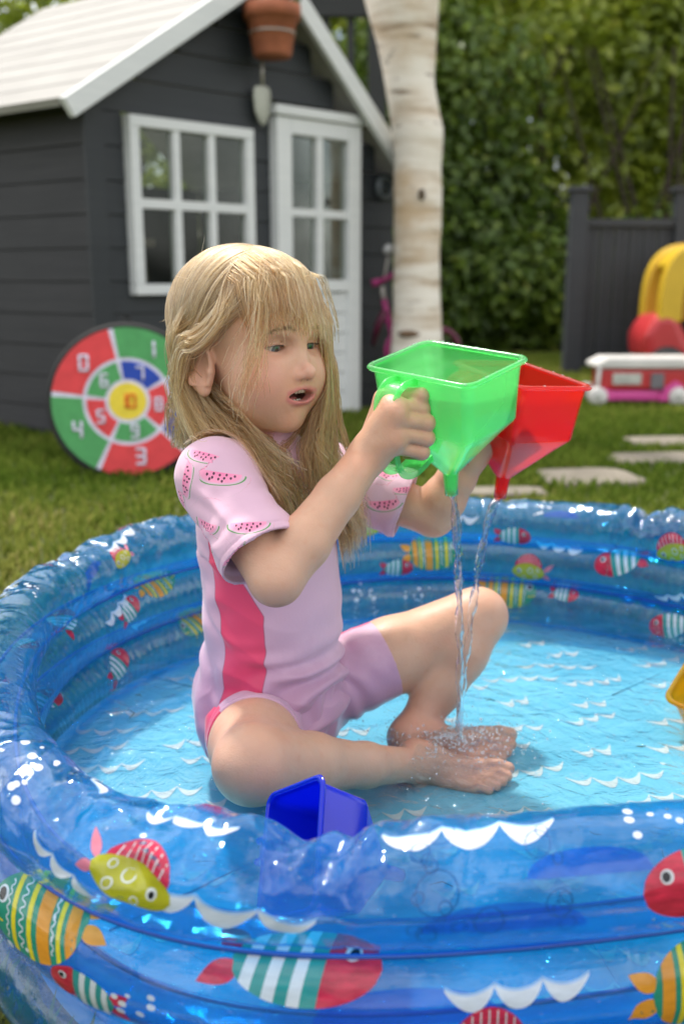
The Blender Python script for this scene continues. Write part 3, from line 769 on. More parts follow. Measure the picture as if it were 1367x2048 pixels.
def ring_grid(k):
    A_, P_ = np.meshgrid(SA, PH, indexing='ij')
    rr = np.full(A_.shape, TR_)
    L = A_ * PR; Q = np.c_[np.cos(A_).ravel() * PR, np.sin(A_).ravel() * PR, (P_ * TR_).ravel() * .6 + 3 * k]
    # welded panel joints, faint ribs
    nj = 10
    for j in range(nj):
        d = angdiff(A_, j * 2 * math.pi / nj + .17 + .2 * k)
        rr -= .0016 * np.exp(-(d / .006) ** 2) - .0007 * np.exp(-(d / .03) ** 2)
    rr += .0009 * vnoise(Q, 9, 3 + k).reshape(A_.shape) + .0006 * vnoise(Q, 25, 8 + k).reshape(A_.shape)
    if k == 0:
        for (a0, w, dp, _) in CREASE:
            d = angdiff(A_, a0)
            up = .5 + .5 * np.sin(P_ + .35)                        # deeper at the top
            rr -= dp * np.exp(-(d / w) ** 2) * up
            # folds fanning out from the pinch
            fan = np.sin(d / w * 4.6 + 2.2 * np.sin(P_ * 1.0 + a0 * 3)) * np.exp(-(d / (w * 2.3)) ** 2)
            rr += dp * .42 * fan * up
        z = rough_zone(A_)
        wv = vnoise(np.c_[(L * 24 + P_ * 1.3).ravel(), (P_ * 1.1 - L * 7).ravel(), 0 * L.ravel()], 1.0, 31).reshape(A_.shape)
        wv2 = vnoise(np.c_[(L * 46 - P_ * 2.0).ravel(), (P_ * 1.6 + L * 10).ravel(), 0 * L.ravel()], 1.0, 37).reshape(A_.shape)
        rr += z * (.0056 * (.5 - np.abs(wv)) + .0028 * (.5 - np.abs(wv2))) * (.35 + .65 * np.clip(np.sin(P_ + .3), 0, 1))
    else:
        wv = vnoise(np.c_[(L * 20 + P_ * .5).ravel(), (P_ * .9).ravel(), 0 * L.ravel() + k], 1.0, 41).reshape(A_.shape)
        rr += .0008 * (.5 - np.abs(wv)) * rough_zone(A_)
        # ribs on the soaked inner side
        rr += .0005 * np.sin(L * 420) * np.clip(-np.cos(P_), 0, 1) * np.exp(-(angdiff(A_, 2.6) / .6) ** 2)
    R_ = rad_at(A_) + rr * np.cos(P_)
    sag = .004 * np.sin(3 * A_ + 1) * (k == 0) - .010 * np.exp(-(angdiff(A_, 1.45) / .5) ** 2) * (k == 0)
    Z_ = RING_Z[k] + sag + rr * np.sin(P_)
    if k == 0:
        for (a0, w, dp, _) in CREASE: Z_ -= dp * .55 * np.exp(-(angdiff(A_, a0) / w) ** 2) * (.5 + .5 * np.sin(P_))
    X_ = PC[0] + R_ * np.cos(A_); Y_ = PC[1] + R_ * np.sin(A_)
    return np.stack([X_, Y_, Z_], -1)
def grid_faces(ns, n_p, wrap_s=True, wrap_p=True):
    i, k = np.meshgrid(np.arange(ns if wrap_s else ns - 1), np.arange(n_p if wrap_p else n_p - 1), indexing='ij')
    i2, k2 = (i + 1) % ns, (k + 1) % n_p
    return np.stack([i * n_p + k, i2 * n_p + k, i2 * n_p + k2, i * n_p + k2], -1).reshape(-1, 4).astype(np.int32)

t = NT('blue_vinyl')
n = t.noise(5, 3, .5); n2 = t.noise(14, 4, .6)
tint = t.mix(n, (.15, .62, .92), (.27, .76, .96))
trn = t.new('BsdfTransparent', Color=tint)
dcol = t.mix(n2, (.006, .26, .62), (.018, .37, .75))
dif = t.new('BsdfDiffuse', Color=dcol); trl = t.new('BsdfTranslucent', Color=t.mix(.5, dcol, (.05, .33, .85)))
m1 = t.new('MixShader', Fac=.5); t.l.new(dif.outputs[0], m1.inputs[1]); t.l.new(trl.outputs[0], m1.inputs[2])
m2 = t.new('MixShader', Fac=.27); t.l.new(trn.outputs[0], m2.inputs[1]); t.l.new(m1.outputs[0], m2.inputs[2])
h = t.noise(26, 5, .6); h2 = t.new('TexVoronoi', Scale=150.0); t.l.new(t.coord('Object'), h2.inputs['Vector'])
drop = t.math('SUBTRACT', 1.0, t.math('MULTIPLY', h2.outputs['Distance'], 3.2, clamp=True), clamp=True)
keep = t.math('GREATER_THAN', t.new('SeparateColor', Color=h2.outputs['Color']).outputs[0], .86)
drop = t.math('MULTIPLY', drop, keep)
ruv = t.attr('ring_uv', 'Vector'); mp = t.new('Mapping'); t.l.new(ruv, mp.inputs['Vector']); mp.inputs['Scale'].default_value = (14, 95, 1)
hs = t.new('TexNoise', Scale=1.0, Detail=5.0, Roughness=.6, Distortion=.5); t.l.new(mp.outputs[0], hs.inputs['Vector'])
# crinkled foil-like facets where the film is slack
wrp = t.new('TexNoise', Scale=16.0, Detail=3.0); t.l.new(ruv, wrp.inputs['Vector'])
vm = t.n.new('ShaderNodeVectorMath'); vm.operation = 'MULTIPLY_ADD'; t.l.new(wrp.outputs['Color'], vm.inputs[0]); vm.inputs[1].default_value = (.035, .035, 0); t.l.new(ruv, vm.inputs[2])
mp2 = t.new('Mapping'); t.l.new(vm.outputs[0], mp2.inputs['Vector']); mp2.inputs['Scale'].default_value = (30, 17, 1); mp2.inputs['Rotation'].default_value = (0, 0, .5)
vo = t.new('TexVoronoi', Scale=1.0); t.l.new(mp2.outputs[0], vo.inputs['Vector']); vo.feature = 'F1'
cr = t.math('MULTIPLY', vo.outputs['Distance'], t.attr('crinkle', 'Fac'))
bm0 = t.bump(cr, .95, .0110)
bm1 = t.bump(hs.outputs['Fac'], .30, .0030, t.bump(h, .20, .006, bm0)); bmp = t.bump(drop, .9, .0016, bm1)
glo = t.new('BsdfGlossy', Color=(1, 1, 1), Roughness=.035); t.l.new(bmp, glo.inputs['Normal'])
geo = t.new('NewGeometry')
fr = t.new('Fresnel', IOR=t.math('ADD', 1.52, t.math('MULTIPLY', geo.outputs['Backfacing'], 1 / 1.52 - 1.52))); t.l.new(bmp, fr.inputs['Normal'])
m3 = t.new('MixShader'); t.l.new(t.math('MULTIPLY', fr.outputs[0], 1.25, clamp=True), m3.inputs[0]); t.l.new(m2.outputs[0], m3.inputs[1]); t.l.new(glo.outputs[0], m3.inputs[2])
M_VINYL = t.done(m3.outputs[0])
def printmat(name, col, alpha=1.0, streak=.1, tr=.25):
    """ink printed on the vinyl: same gloss, flat colour with a little brushed grain"""
    t = NT(name)
    n = t.noise(1, 4, .6, vec=t.mapping(scale=(60, 60, 240)))
    c = t.ramp(n, [(.3, tuple(q * (1 - streak) for q in col)), (.7, tuple(min(1, q * (1 + streak)) for q in col))])
    d = t.new('BsdfDiffuse', Color=c); tl = t.new('BsdfTranslucent', Color=c)
    a = t.new('MixShader', Fac=tr); t.l.new(d.outputs[0], a.inputs[1]); t.l.new(tl.outputs[0], a.inputs[2]); sh = a.outputs[0]
    if alpha < 1:
        q = t.new('BsdfTransparent', Color=(.6, .8, 1)); b = t.new('MixShader', Fac=alpha); t.l.new(q.outputs[0], b.inputs[1]); t.l.new(sh, b.inputs[2]); sh = b.outputs[0]
    g = t.new('BsdfGlossy', Color=(1, 1, 1), Roughness=.08); geo = t.new('NewGeometry'); f = t.new('Fresnel', IOR=t.math('ADD', 1.45, t.math('MULTIPLY', geo.outputs['Backfacing'], 1 / 1.45 - 1.45)))
    e = t.new('MixShader'); t.l.new(f.outputs[0], e.inputs[0]); t.l.new(sh, e.inputs[1]); t.l.new(g.outputs[0], e.inputs[2])
    return t.done(e.outputs[0])
INK = dict(white=printmat('ink_white', (.70, .76, .82), .92), pale=printmat('ink_pale_blue', (.38, .60, .86), .9), red=printmat('ink_red', (.58, .022, .065), .97, .3), pink=printmat('ink_pink', (.72, .20, .26), .9),
           teal=printmat('ink_teal', (.03, .30, .28)), green=printmat('ink_green', (.02, .26, .17)), yellow=printmat('ink_yellow', (.72, .60, .03)), orange=printmat('ink_orange', (.72, .30, .03)),
           lime=printmat('ink_lime', (.42, .42, .02)), black=printmat('ink_black', (.01, .012, .02)), line=printmat('ink_bubble_line', (.02, .12, .34), .6), blue=printmat('ink_royal_blue', (.01, .09, .68), .32))
INK_L = list(INK); INK_M = [INK[k] for k in INK_L]

pool = empty('paddling_pool', (PC[0], PC[1], 0), label='round blue translucent inflatable paddling pool printed with fish and waves', cat='paddling pool')
RG = [ring_grid(k) for k in range(3)]
RINGS = [np_mesh('pool_ring', RG[k].reshape(-1, 3), grid_faces(NS, NP), M_VINYL, pool) for k in range(3)]
for r_ in RINGS:
    A_, P_ = np.meshgrid(SA * PR, PH * TR_, indexing='ij'); vattr(r_, 'crinkle', (np.clip(rough_zone(A_ / PR), 0, 1.1) * (1.0 if r_ is RINGS[0] else .22) * (.55 + .45 * np.sin(P_ / TR_))).ravel()); vattr(r_, 'ring_uv', np.stack([A_, P_, 0 * A_], -1).reshape(-1, 3), 'FLOAT_VECTOR')
t = NT('weld_vinyl'); p = t.princ(Base_Color=t.mix(t.noise(30, 3), (.006, .05, .30), (.01, .09, .42)), Roughness=.25); M_WELD = t.done(p.outputs[0])
for k in (0, 1):
    for lat in (.0195, -.0195):
        aa = SA[::3]; zz = (RING_Z[k] + RING_Z[k + 1]) / 2
        C_ = np.stack([PC[0] + (rad_at(aa) + lat) * np.cos(aa), PC[1] + (rad_at(aa) + lat) * np.sin(aa), np.full(len(aa), zz) - .012 * np.exp(-(angdiff(aa, 1.45) / .5) ** 2) * (k == 0) * .5], 1)
        q8 = np.linspace(0, 2 * math.pi, 8, endpoint=False); nd = np.stack([np.cos(aa), np.sin(aa), 0 * aa], 1)
        P_ = C_[:, None, :] + .0021 * (np.cos(q8)[None, :, None] * nd[:, None, :] + np.sin(q8)[None, :, None] * np.array([0, 0, 1.0]))
        np_mesh('weld_seam', P_.reshape(-1, 3), grid_faces(len(aa), 8)[:, ::-1], M_WELD, pool)
RN = []
for g in RG:
    ds = np.roll(g, -1, 0) - np.roll(g, 1, 0); dp = np.roll(g, -1, 1) - np.roll(g, 1, 1)
    n_ = np.cross(ds, dp); n_ /= np.linalg.norm(n_, axis=-1)[..., None]; RN.append(n_)
# outward check
if (RN[0][0, 0] @ np.array([1, 0, 0])) < 0:
    RN = [-q for q in RN]
for r_ in RINGS:
    r_.data.update()
    if r_.data.polygons[0].normal.x < 0: r_.data.flip_normals()
def ring_at(k, X, Yv, off):
    """surface point: X metres along the ring, Yv metres round the tube"""
    u = (X / PR / (2 * math.pi) * NS) % NS; v = (Yv / TR_ / (2 * math.pi) * NP) % NP
    i = np.floor(u).astype(int); j = np.floor(v).astype(int); fu = (u - i)[..., None]; fv = (v - j)[..., None]
    i0, i1, j0, j1 = i % NS, (i + 1) % NS, j % NP, (j + 1) % NP
    def bl(g): return (g[i0, j0] * (1 - fu) + g[i1, j0] * fu) * (1 - fv) + (g[i0, j1] * (1 - fu) + g[i1, j1] * fu) * fv
    return bl(RG[k]) + bl(RN[k]) * off
def ring_find(px, py, k):
    """where on ring k the camera ray through a pixel first meets the vinyl"""
    g, n_ = RG[k], RN[k]
    d = g - CAM; w = d @ _F
    X = 683.5 + FPX * (d @ _R) / w; Y = 1024 - FPX * (d @ _U) / w
    face = (n_ * d).sum(-1) < 0
    e = np.hypot(X - px, Y - py) + np.where(face, 0, 1e6) + 12 * w
    i, j = np.unravel_index(np.argmin(e), e.shape)
    return SA[i] * PR, PH[j] * TR_
class Print:
    """one printed motif: strips of quads laid on the ring's skin"""
    def __init__(s, k, X0, Y0, rot=0.0, flip=1, size=1.0):
        s.k, s.X0, s.Y0, s.c, s.s, s.flip, s.sz = k, X0, Y0, math.cos(rot), math.sin(rot), flip, size
        s.v, s.f, s.m = [], [], []; s.n = 0
    def strip(s, us, lo, hi, col, lay=0, nv=6, M=None):
        us = np.asarray(us, float); lo = np.asarray(lo, float) * np.ones_like(us); hi = np.asarray(hi, float) * np.ones_like(us)
        q = np.linspace(0, 1, nv)
        U_ = np.repeat(us[:, None], nv, 1); V_ = lo[:, None] * (1 - q) + hi[:, None] * q
        if M is not None: ox, oy, a = M; U_, V_ = ox + U_ * math.cos(a) - V_ * math.sin(a), oy + U_ * math.sin(a) + V_ * math.cos(a)
        U_ = U_ * s.sz * s.flip; V_ = V_ * s.sz
        X = s.X0 + U_ * s.c - V_ * s.s; Y = s.Y0 + U_ * s.s + V_ * s.c
        P = ring_at(s.k, X, Y, .00035 + .00018 * lay).reshape(-1, 3)
        m = len(us); b = s.n
        for i in range(m - 1):
            for j in range(nv - 1):
                s.f.append((b + i * nv + j, b + (i + 1) * nv + j, b + (i + 1) * nv + j + 1, b + i * nv + j + 1)); s.m.append(INK_L.index(col))
        s.v.append(P); s.n += len(P)
    def disc(s, x, y, rx, ry, col, lay=1):
        q = np.linspace(-1, 1, 13); h = np.sqrt(np.maximum(0, 1 - q * q)); s.strip(x + rx * q, y - ry * h, y + ry * h, col, lay, 4)
    def hoop(s, x, y, rx, ry, w, col, lay=1):
        a = np.linspace(0, 2 * math.pi, 25); b = s.n
        for i in range(24):
            for r0 in (0,):
                c0, c1 = a[i], a[i + 1]
                UV = [(x + (rx - w) * math.cos(c0), y + (ry - w) * math.sin(c0)), (x + rx * math.cos(c0), y + ry * math.sin(c0)), (x + rx * math.cos(c1), y + ry * math.sin(c1)), (x + (rx - w) * math.cos(c1), y + (ry - w) * math.sin(c1))]
                U_ = np.array([q[0] for q in UV]) * s.sz * s.flip; V_ = np.array([q[1] for q in UV]) * s.sz
                s.v.append(ring_at(s.k, s.X0 + U_ * s.c - V_ * s.s, s.Y0 + U_ * s.s + V_ * s.c, .00035 + .00018 * lay)); s.f.append((s.n, s.n + 1, s.n + 2, s.n + 3)); s.m.append(INK_L.index(col)); s.n += 4
    def done(s, name):
        return np_mesh(name, np.concatenate(s.v), s.f, INK_M, RINGS[s.k], True, fmat=s.m, kind='stuff' if name in ('dot_print', 'bubble_print') else None)
def fin(p, x, y, a, l, w, col, lay=0):
    u = np.linspace(0, 1, 9); h = w * np.sin(np.pi * u ** .8) * .5; p.strip(u * l, -h, h, col, lay, 4, (x, y, a))
def fish_big(p):            # green body, yellow and orange bands, orange tail; faces +u
    l, hh = .050, .034; hf = lambda u: hh * np.sqrt(np.maximum(0, 1 - (u / l) ** 2)) * (1 - .12 * u / l)
    fin(p, -.045, .004, 2.65, .024, .013, 'orange'); fin(p, -.045, -.004, -2.65, .024, .013, 'orange')
    u = np.linspace(-l, l, 33); p.strip(u, -hf(u), hf(u), 'green', 1, 8)
    for (a, b, c) in ((-.043, -.034, 'orange'), (-.030, -.026, 'yellow'), (-.019, -.006, 'orange'), (.000, .005, 'yellow'), (.018, .023, 'yellow')):
        u = np.linspace(a, b, 6); p.strip(u, -hf(u), hf(u), c, 2, 8)
    for (x0, am) in ((-.0225, .0012), (.011, .0022), (.0275, .0012)):
        y = np.linspace(-.8, .8, 25) * float(hf(np.array([x0]))[0]); z = x0 + am * np.sign(np.sin(np.arange(25) * 1.6))
        for i in range(24):
            a_ = math.atan2(y[i + 1] - y[i], z[i + 1] - z[i]); L_ = math.hypot(y[i + 1] - y[i], z[i + 1] - z[i]); p.strip([0, L_], -.0006, .0006, 'white', 3, 2, (z[i], y[i], a_))
    for y in (-.014, 0, .014): p.disc(-.0225, y, .0012, .0022, 'white', 4)
    p.disc(.036, .009, .0065, .0065, 'white', 3); p.disc(.0365, .009, .0042, .0048, 'black', 4)
    u = np.linspace(.034, .049, 6); p.strip(u, -.008 - .2 * (.049 - u), -.0065 - .2 * (.049 - u), 'yellow', 3, 2)
def fish_red(p):            # red head, white and teal bands, red tail; faces +u
    l, hh = .042, .025; hf = lambda u: hh * np.sqrt(np.maximum(0, 1 - (u / l) ** 2))
    fin(p, -.036, .004, 2.5, .026, .016, 'red'); fin(p, -.036, -.004, -2.5, .026, .016, 'red')
    u = np.linspace(-l, l, 29); p.strip(u, -hf(u), hf(u), 'teal', 1, 7)
    for (a, b) in ((-.034, -.027), (-.020, -.013), (-.006, .001)):
        u = np.linspace(a, b, 5); p.strip(u, -hf(u), hf(u), 'white', 2, 7)
    u = np.linspace(.010, l, 14); p.strip(u, -hf(u), hf(u), 'red', 2, 7)
    p.disc(.024, .009, .0050, .0050, 'white', 3); p.disc(.0246, .009, .0030, .0034, 'black', 4)
def fish_lime(p):           # yellow-green body with rings, red rayed fin on top; faces +u
    l, hh = .032, .017; hf = lambda u: hh * np.sqrt(np.maximum(0, 1 - (np.abs(u) / l) ** 1.6))
    fin(p, -.029, .003, 2.4, .026, .009, 'pink'); fin(p, -.029, -.002, -2.5, .018, .010, 'pink')
    u = np.linspace(-.026, .026, 19); top = hf(u) + .017 * np.sqrt(np.maximum(0, 1 - (u / .027) ** 2)) ** .9; p.strip(u, hf(u) * .6, top, 'red', 1, 5)
    for x in np.linspace(-.020, .018, 7):
        h0 = float(hf(np.array([x]))[0]); h1 = h0 + .015 * math.sqrt(max(0, 1 - (x / .027) ** 2)); p.strip([x, x + .0011], h0, h1, 'white', 2, 4)
    u = np.linspace(-l, l, 25); p.strip(u, -hf(u), hf(u), 'lime', 3, 6)
    p.hoop(-.004, .003, .0055, .0062, .0013, 'white', 4); p.hoop(-.014, -.008, .004, .0045, .0012, 'white', 4); p.hoop(.008, -.011, .0035, .0035, .001, 'white', 4); p.hoop(-.018, .006, .003, .004, .001, 'white', 4)
    p.disc(.018, .001, .0040, .0048, 'white', 4); p.disc(.0184, .0005, .0022, .0030, 'black', 5)
def crest(p, n=3, w=.036, h=.012, pale=True):
    us = np.linspace(-n * w / 2, n * w / 2, n * 14 + 1); f = ((us + n * w / 2) / w) % 1.0; e = np.minimum((us + n * w / 2), (n * w / 2 - us)) / (n * w / 2)
    q = np.abs(2 * f - 1); top = -.0062 * (1 - q ** 2); lo = top - h * ((1 - q ** 2.4) ** .8 * np.clip(.45 + 1.3 * e, 0, 1) + .05) - .0006
    if pale: p.strip(us, lo + .0025, top + .0022, 'pale', 0, 4)
    p.strip(us, lo, top, 'white', 1, 4)
def dots(p, n=9, seed=0, r=.03):
    g = np.random.default_rng(seed)
    for _ in range(n):
        x, y = g.normal(0, r * .6), g.normal(0, r * .4); q = .0015 + .0024 * g.random(); p.disc(x, y, q * 1.25, q, 'white', 1)
def bubbles(p, n=7, seed=0, r=.03):
    g = np.random.default_rng(seed)
    for _ in range(n):
        x, y = g.normal(0, r * .35), g.normal(0, r * .8); q = .003 + .008 * g.random() ** 2; p.hoop(x, y, q, q * 1.15, .0007, 'line', 1)
def blob(p, w=.045, h=.016):
    u = np.linspace(-w, w, 25); p.strip(u, -h * .2 * np.ones(25), h * np.sqrt(np.maximum(0, 1 - (u / w) ** 2)), 'blue', 0, 4)
# (motif, ring, pixel, turn, facing, size): the ones the photograph shows
A = math.radians
SHOWN = [(fish_big, 1, (66, 1832), .30, -1, .95), (fish_lime, 0, (262, 1765), -.30, 1, .88), (fish_red, 1, (612, 1928), -.06, 1, 1.06), (fish_red, 1, (163, 1978), -.10, -1, .60),
         (fish_red, 0, (1405, 1770), .08, -1, .95), (fish_big, 1, (1445, 1965), 0, 1, 1.0), (fish_lime, 1, (975, 2078), .0, 1, .80),
         (crest, 0, (385, 1635), -.12, 1, .62), (crest, 0, (455, 1815), -.20, 1, .92), (crest, 0, (945, 1655), .02, 1, 1.02), (crest, 1, (1035, 1962), .03, 1, .84),
         (crest, 0, (190, 1535), -.50, 1, .6), (dots, 0, (90, 1520), 0, 1, 1.0), (dots, 0, (30, 1560), 0, 1, 1.0), (dots, 0, (1330, 1640), 0, 1, .9), (dots, 1, (20, 1940), 0, 1, 1.0), (dots, 1, (255, 2010), 0, 1, .8),
         (bubbles, 0, (850, 1760), 0, 1, 1.25), (bubbles, 0, (1100, 1750), 0, 1, 1.2), (bubbles, 0, (870, 1850), 0, 1, 1.3), (blob, 0, (1010, 1850), 0, 1, 1.1), (blob, 0, (1180, 1740), 0, 1, .9), (blob, 1, (820, 2040), 0, 1, 1.2), (crest, 0, (130, 1730), -.55, 1, .55),
         # far side, inside
         (fish_big, 1, (870, 1103), .05, 1, 1.0), (fish_red, 1, (797, 1138), .02, 1, .65), (fish_lime, 0, (733, 1062), .1, -1, .75), (fish_red, 0, (1030, 1072), .0, 1, .70), (fish_lime, 1, (1055, 1145), -.05, -1, .95),
         (fish_big, 2, (1020, 1182), .0, 1, .95), (fish_red, 2, (1130, 1190), .0, 1, .55), (fish_red, 1, (1230, 1125), .35, -1, .95), (fish_lime, 0, (1345, 1105), .3, -1, 1.0), (fish_red, 2, (1335, 1250), .3, -1, .8),
         (crest, 0, (1015, 1005), 0, 1, .6), (crest, 1, (1120, 1090), -.1, 1, .8), (crest, 0, (910, 1030), .0, 1, .8), (crest, 1, (1345, 1190), .3, 1, .7), (dots, 0, (1090, 1018), 0, 1, .8), (dots, 2, (730, 1182), 0, 1, 1.0), (dots, 2, (830, 1185), 0, 1, .8), (blob, 0, (1120, 1035), 0, 1, .7), (bubbles, 0, (1230, 1062), 0, 1, .9),
         # left side, inside
         (fish_big, 1, (310, 1160), .10, 1, .80), (fish_lime, 0, (245, 1120), .25, -1, .65), (fish_red, 1, (125, 1235), .5, 1, .80), (fish_red, 1, (262, 1218), .45, 1, .60), (fish_red, 1, (48, 1285), .9, 1, .55), (fish_lime, 2, (38, 1365), .9, -1, .65), (fish_red, 2, (85, 1395), -.4, 1, .80), (fish_big, 2, (52, 1440), .1, 1, .70),
         (fish_red, 2, (240, 1328), .5, 1, .7), (fish_big, 2, (385, 1240), .4, -1, .7), (crest, 1, (230, 1215), .3, 1, .75), (crest, 2, (300, 1240), .3, 1, .85), (crest, 0, (115, 1105), .35, 1, .9), (crest, 0, (310, 1035), .2, 1, .6), (crest, 0, (235, 1075), .25, 1, .75), (dots, 0, (50, 1180), 0, 1, .9), (dots, 0, (150, 1100), 0, 1, .9), (blob, 0, (185, 1150), .4, 1, .8), (bubbles, 2, (205, 1310), 0, 1, .9), (crest, 0, (20, 1160), .5, 1, .6)]
NAMES = {'fish_big': 'fish_print', 'fish_red': 'fish_print', 'fish_lime': 'fish_print', 'crest': 'wave_print', 'dots': 'dot_print', 'bubbles': 'bubble_print', 'blob': 'blue_print'}
sd = 1
for (fn, k, (px, py), rot, flip, sz) in SHOWN:
    X0, Y0 = ring_find(px, py, k)
    inner = math.cos(Y0 / TR_) < -.05
    # on the outside +X runs to the right and +Y up; on the inside X runs to the left seen from here
    p = Print(k, X0, Y0, rot, flip, sz)
    if inner: p = Print(k, X0, Y0, rot, -flip, sz); 
    if inner: 
        st0 = p.strip
        def strip_in(us, lo, hi, col, lay=0, nv=6, M=None, st0=st0): return st0(us, -np.asarray(lo, float), -np.asarray(hi, float), col, lay, nv, None if M is None else (M[0], -M[1], -M[2]))
        p.strip = strip_in
        hp0 = p.hoop
        p.hoop = lambda x, y, rx, ry, w, col, lay=1, hp0=hp0: hp0(x, -y, rx, ry, w, col, lay)
    if fn in (dots, bubbles): fn(p, seed=sd)
    else: fn(p)
    sd += 1
    p.done(NAMES[fn.__name__])
# the same motifs carried on round the rest of the pool
gk = np.random.default_rng(5); fns = [fish_big, fish_red, fish_lime, crest, crest, dots]
for k in range(3):
    for j in range(7):
        a = -1.15 + 2.0 * j / 6 + .1 * gk.random()           # side away from the photograph
        p = Print(k, a * PR, (.25 + .5 * gk.random()) * TR_, 0, 1 if gk.random() > .5 else -1, .9); fn = fns[(j + 2 * k) % 6]
        fn(p, seed=j) if fn is dots else fn(p); p.done(NAMES[fn.__name__])

# ------------------------------------------------------------------ floor and water
def disc_mesh(off, z, nr=110, na=420, fn=None):
    a = np.linspace(0, 2 * math.pi, na, endpoint=False); q = np.linspace(.004, 1, nr)
    R_ = (rad_at(a) - off)[None, :] * q[:, None]
    P = np.stack([PC[0] + R_ * np.cos(a), PC[1] + R_ * np.sin(a), np.full(R_.shape, z)], -1).reshape(-1, 3)
    if fn is not None: P[:, 2] += fn(P)
    return P, grid_faces(nr, na, False, True)[:, ::-1]
t = NT('pool_floor_vinyl')
n = t.noise(4, 4, .6)
c = t.ramp(n, [(.3, (.080, .34, .49)), (.7, (.13, .43, .58))])
p = t.princ(Base_Color=c, Roughness=.35); t.l.new(t.bump(t.noise(9, 4, .6), .5, .01), p.inputs['Normal'])
M_PFLOOR = t.done(p.outputs[0])
P, F_ = disc_mesh(.010, .007, 60, 240, lambda P: .0016 * vnoise(P, 9, 2) + .0009 * vnoise(P, 22, 4))
floor = np_mesh('pool_floor', P, F_, M_PFLOOR, pool)
M_WPRINT = printmat('floor_wave_ink', (.66, .72, .72), .88)
vv, ff = [], []
def floor_crest(cx, cy, rot, n, w, h, sk):
    us = np.linspace(-n * w / 2, n * w / 2, n * 9 + 1); f = ((us + n * w / 2) / w) % 1.0; e = np.minimum(us + n * w / 2, n * w / 2 - us) / (n * w / 2)
    q = np.abs(2 * f - 1); top = -.50 * h * (1 - q ** 2); lo = top - h * (.62 * (1 - q ** 1.8) * np.clip(.35 + 1.5 * e, 0, 1) + .10)
    b = len(vv)
    for u, l, hi in zip(us, lo, top):
        for y in (l, hi):
            X, Y = u, y + .004 * math.sin(u * 60 + sk)
            x_, y_ = cx + X * math.cos(rot) - Y * math.sin(rot), cy + X * math.sin(rot) + Y * math.cos(rot)
            vv.append((x_, y_, 0))
    for i in range(len(us) - 1): ff.append((b + 2 * i, b + 2 * i + 2, b + 2 * i + 3, b + 2 * i + 1))
gk = np.random.default_rng(9); pts_ = []
tries = 0
while len(pts_) < 120 and tries < 6000:
    tries += 1
    r, a = .50 * math.sqrt(gk.random()), gk.random() * 6.283
    q = np.array([PC[0] + r * math.cos(a), PC[1] + r * math.sin(a)])
    if all(abs(q[0] - z[0]) > .100 or abs(q[1] - z[1]) > .048 for z in pts_):
        pts_.append(q); floor_crest(q[0], q[1], gk.normal(.17, .15), gk.integers(2, 5), .025 + .008 * gk.random(), .017 + .006 * gk.random(), gk.random() * 6)
vv = np.array(vv); vv[:, 2] = .0078 + .0016 * vnoise(np.c_[vv[:, :2], np.full(len(vv), .007)], 9, 2) + .0009 * vnoise(np.c_[vv[:, :2], np.full(len(vv), .007)], 22, 4)
np_mesh('wave_print', vv, ff, M_WPRINT, floor)
vv, ff = [], []
for _ in range(60):                         # bubbles printed on the floor
    r, a = .50 * math.sqrt(gk.random()), gk.random() * 6.283; cx, cy = PC[0] + r * math.cos(a), PC[1] + r * math.sin(a)
    for _ in range(gk.integers(1, 4)):
        x, y, q = cx + gk.normal(0, .015), cy + gk.normal(0, .010), .003 + .006 * gk.random(); b = len(vv)
        for s in range(14):
            c_, s_ = math.cos(s * math.pi / 7), math.sin(s * math.pi / 7); vv += [(x + q * c_, y + q * s_, 0), (x + (q - .0010) * c_, y + (q - .0010) * s_, 0)]
        for s in range(14): ff.append((b + 2 * s, b + 2 * ((s + 1) % 14), b + 2 * ((s + 1) % 14) + 1, b + 2 * s + 1))
vv = np.array(vv); vv[:, 2] = .0079 + .0016 * vnoise(np.c_[vv[:, :2], np.full(len(vv), .007)], 9, 2) + .0009 * vnoise(np.c_[vv[:, :2], np.full(len(vv), .007)], 22, 4)
np_mesh('bubble_print', vv, ff, printmat('floor_bubble_ink', (.45, .72, .85), .7), floor)
# seams of the floor sheet
mb = MB()
for a in (2.62, 1.7, .7, -.3, -1.4, -2.4):
    mb.tube([(PC[0] + r * math.cos(a), PC[1] + r * math.sin(a), .0072) for r in np.linspace(.30, .52, 8)], .0014, 6)
mb.build('seam', M_PFLOOR, floor, smooth=True)

LAND = G(917, 1478, ZW)
def ripples(P):
    d = np.hypot(P[:, 0] - LAND[0], P[:, 1] - LAND[1])
    h = .0020 * np.exp(-d / .07) * np.sin(d * 260) + .0012 * np.exp(-d / .16) * vnoise(P, 38, 7)
    h += .0018 * vnoise(P * np.array([1, 1.5, 1]), 12, 9) + .0010 * vnoise(P, 27, 10) + .0012 * np.exp(-(np.hypot(P[:, 0] - .10, P[:, 1] - 1.10) / .2) ** 2) * vnoise(P, 34, 12)
    return h
t = NT('water')
bmp = t.bump(t.noise(30, 4, .55, dist=.8), 1.0, .009)
geo = t.new('NewGeometry'); fr = t.new('Fresnel', IOR=t.math('ADD', 1.33, t.math('MULTIPLY', geo.outputs['Backfacing'], 1 / 1.33 - 1.33))); t.l.new(bmp, fr.inputs['Normal'])
tr = t.new('BsdfTransparent', Color=(.93, .975, .985)); gl = t.new('BsdfGlossy', Color=(1, 1, 1), Roughness=.02); t.l.new(bmp, gl.inputs['Normal'])
a = t.new('MixShader'); t.l.new(fr.outputs[0], a.inputs[0]); t.l.new(tr.outputs[0], a.inputs[1]); t.l.new(gl.outputs[0], a.inputs[2])
M_WATER = t.done(a.outputs[0])
P, F_ = disc_mesh(.041, ZW, 240, 560, ripples)
wo = np_mesh('water', P, F_, M_WATER, None, kind='structure')
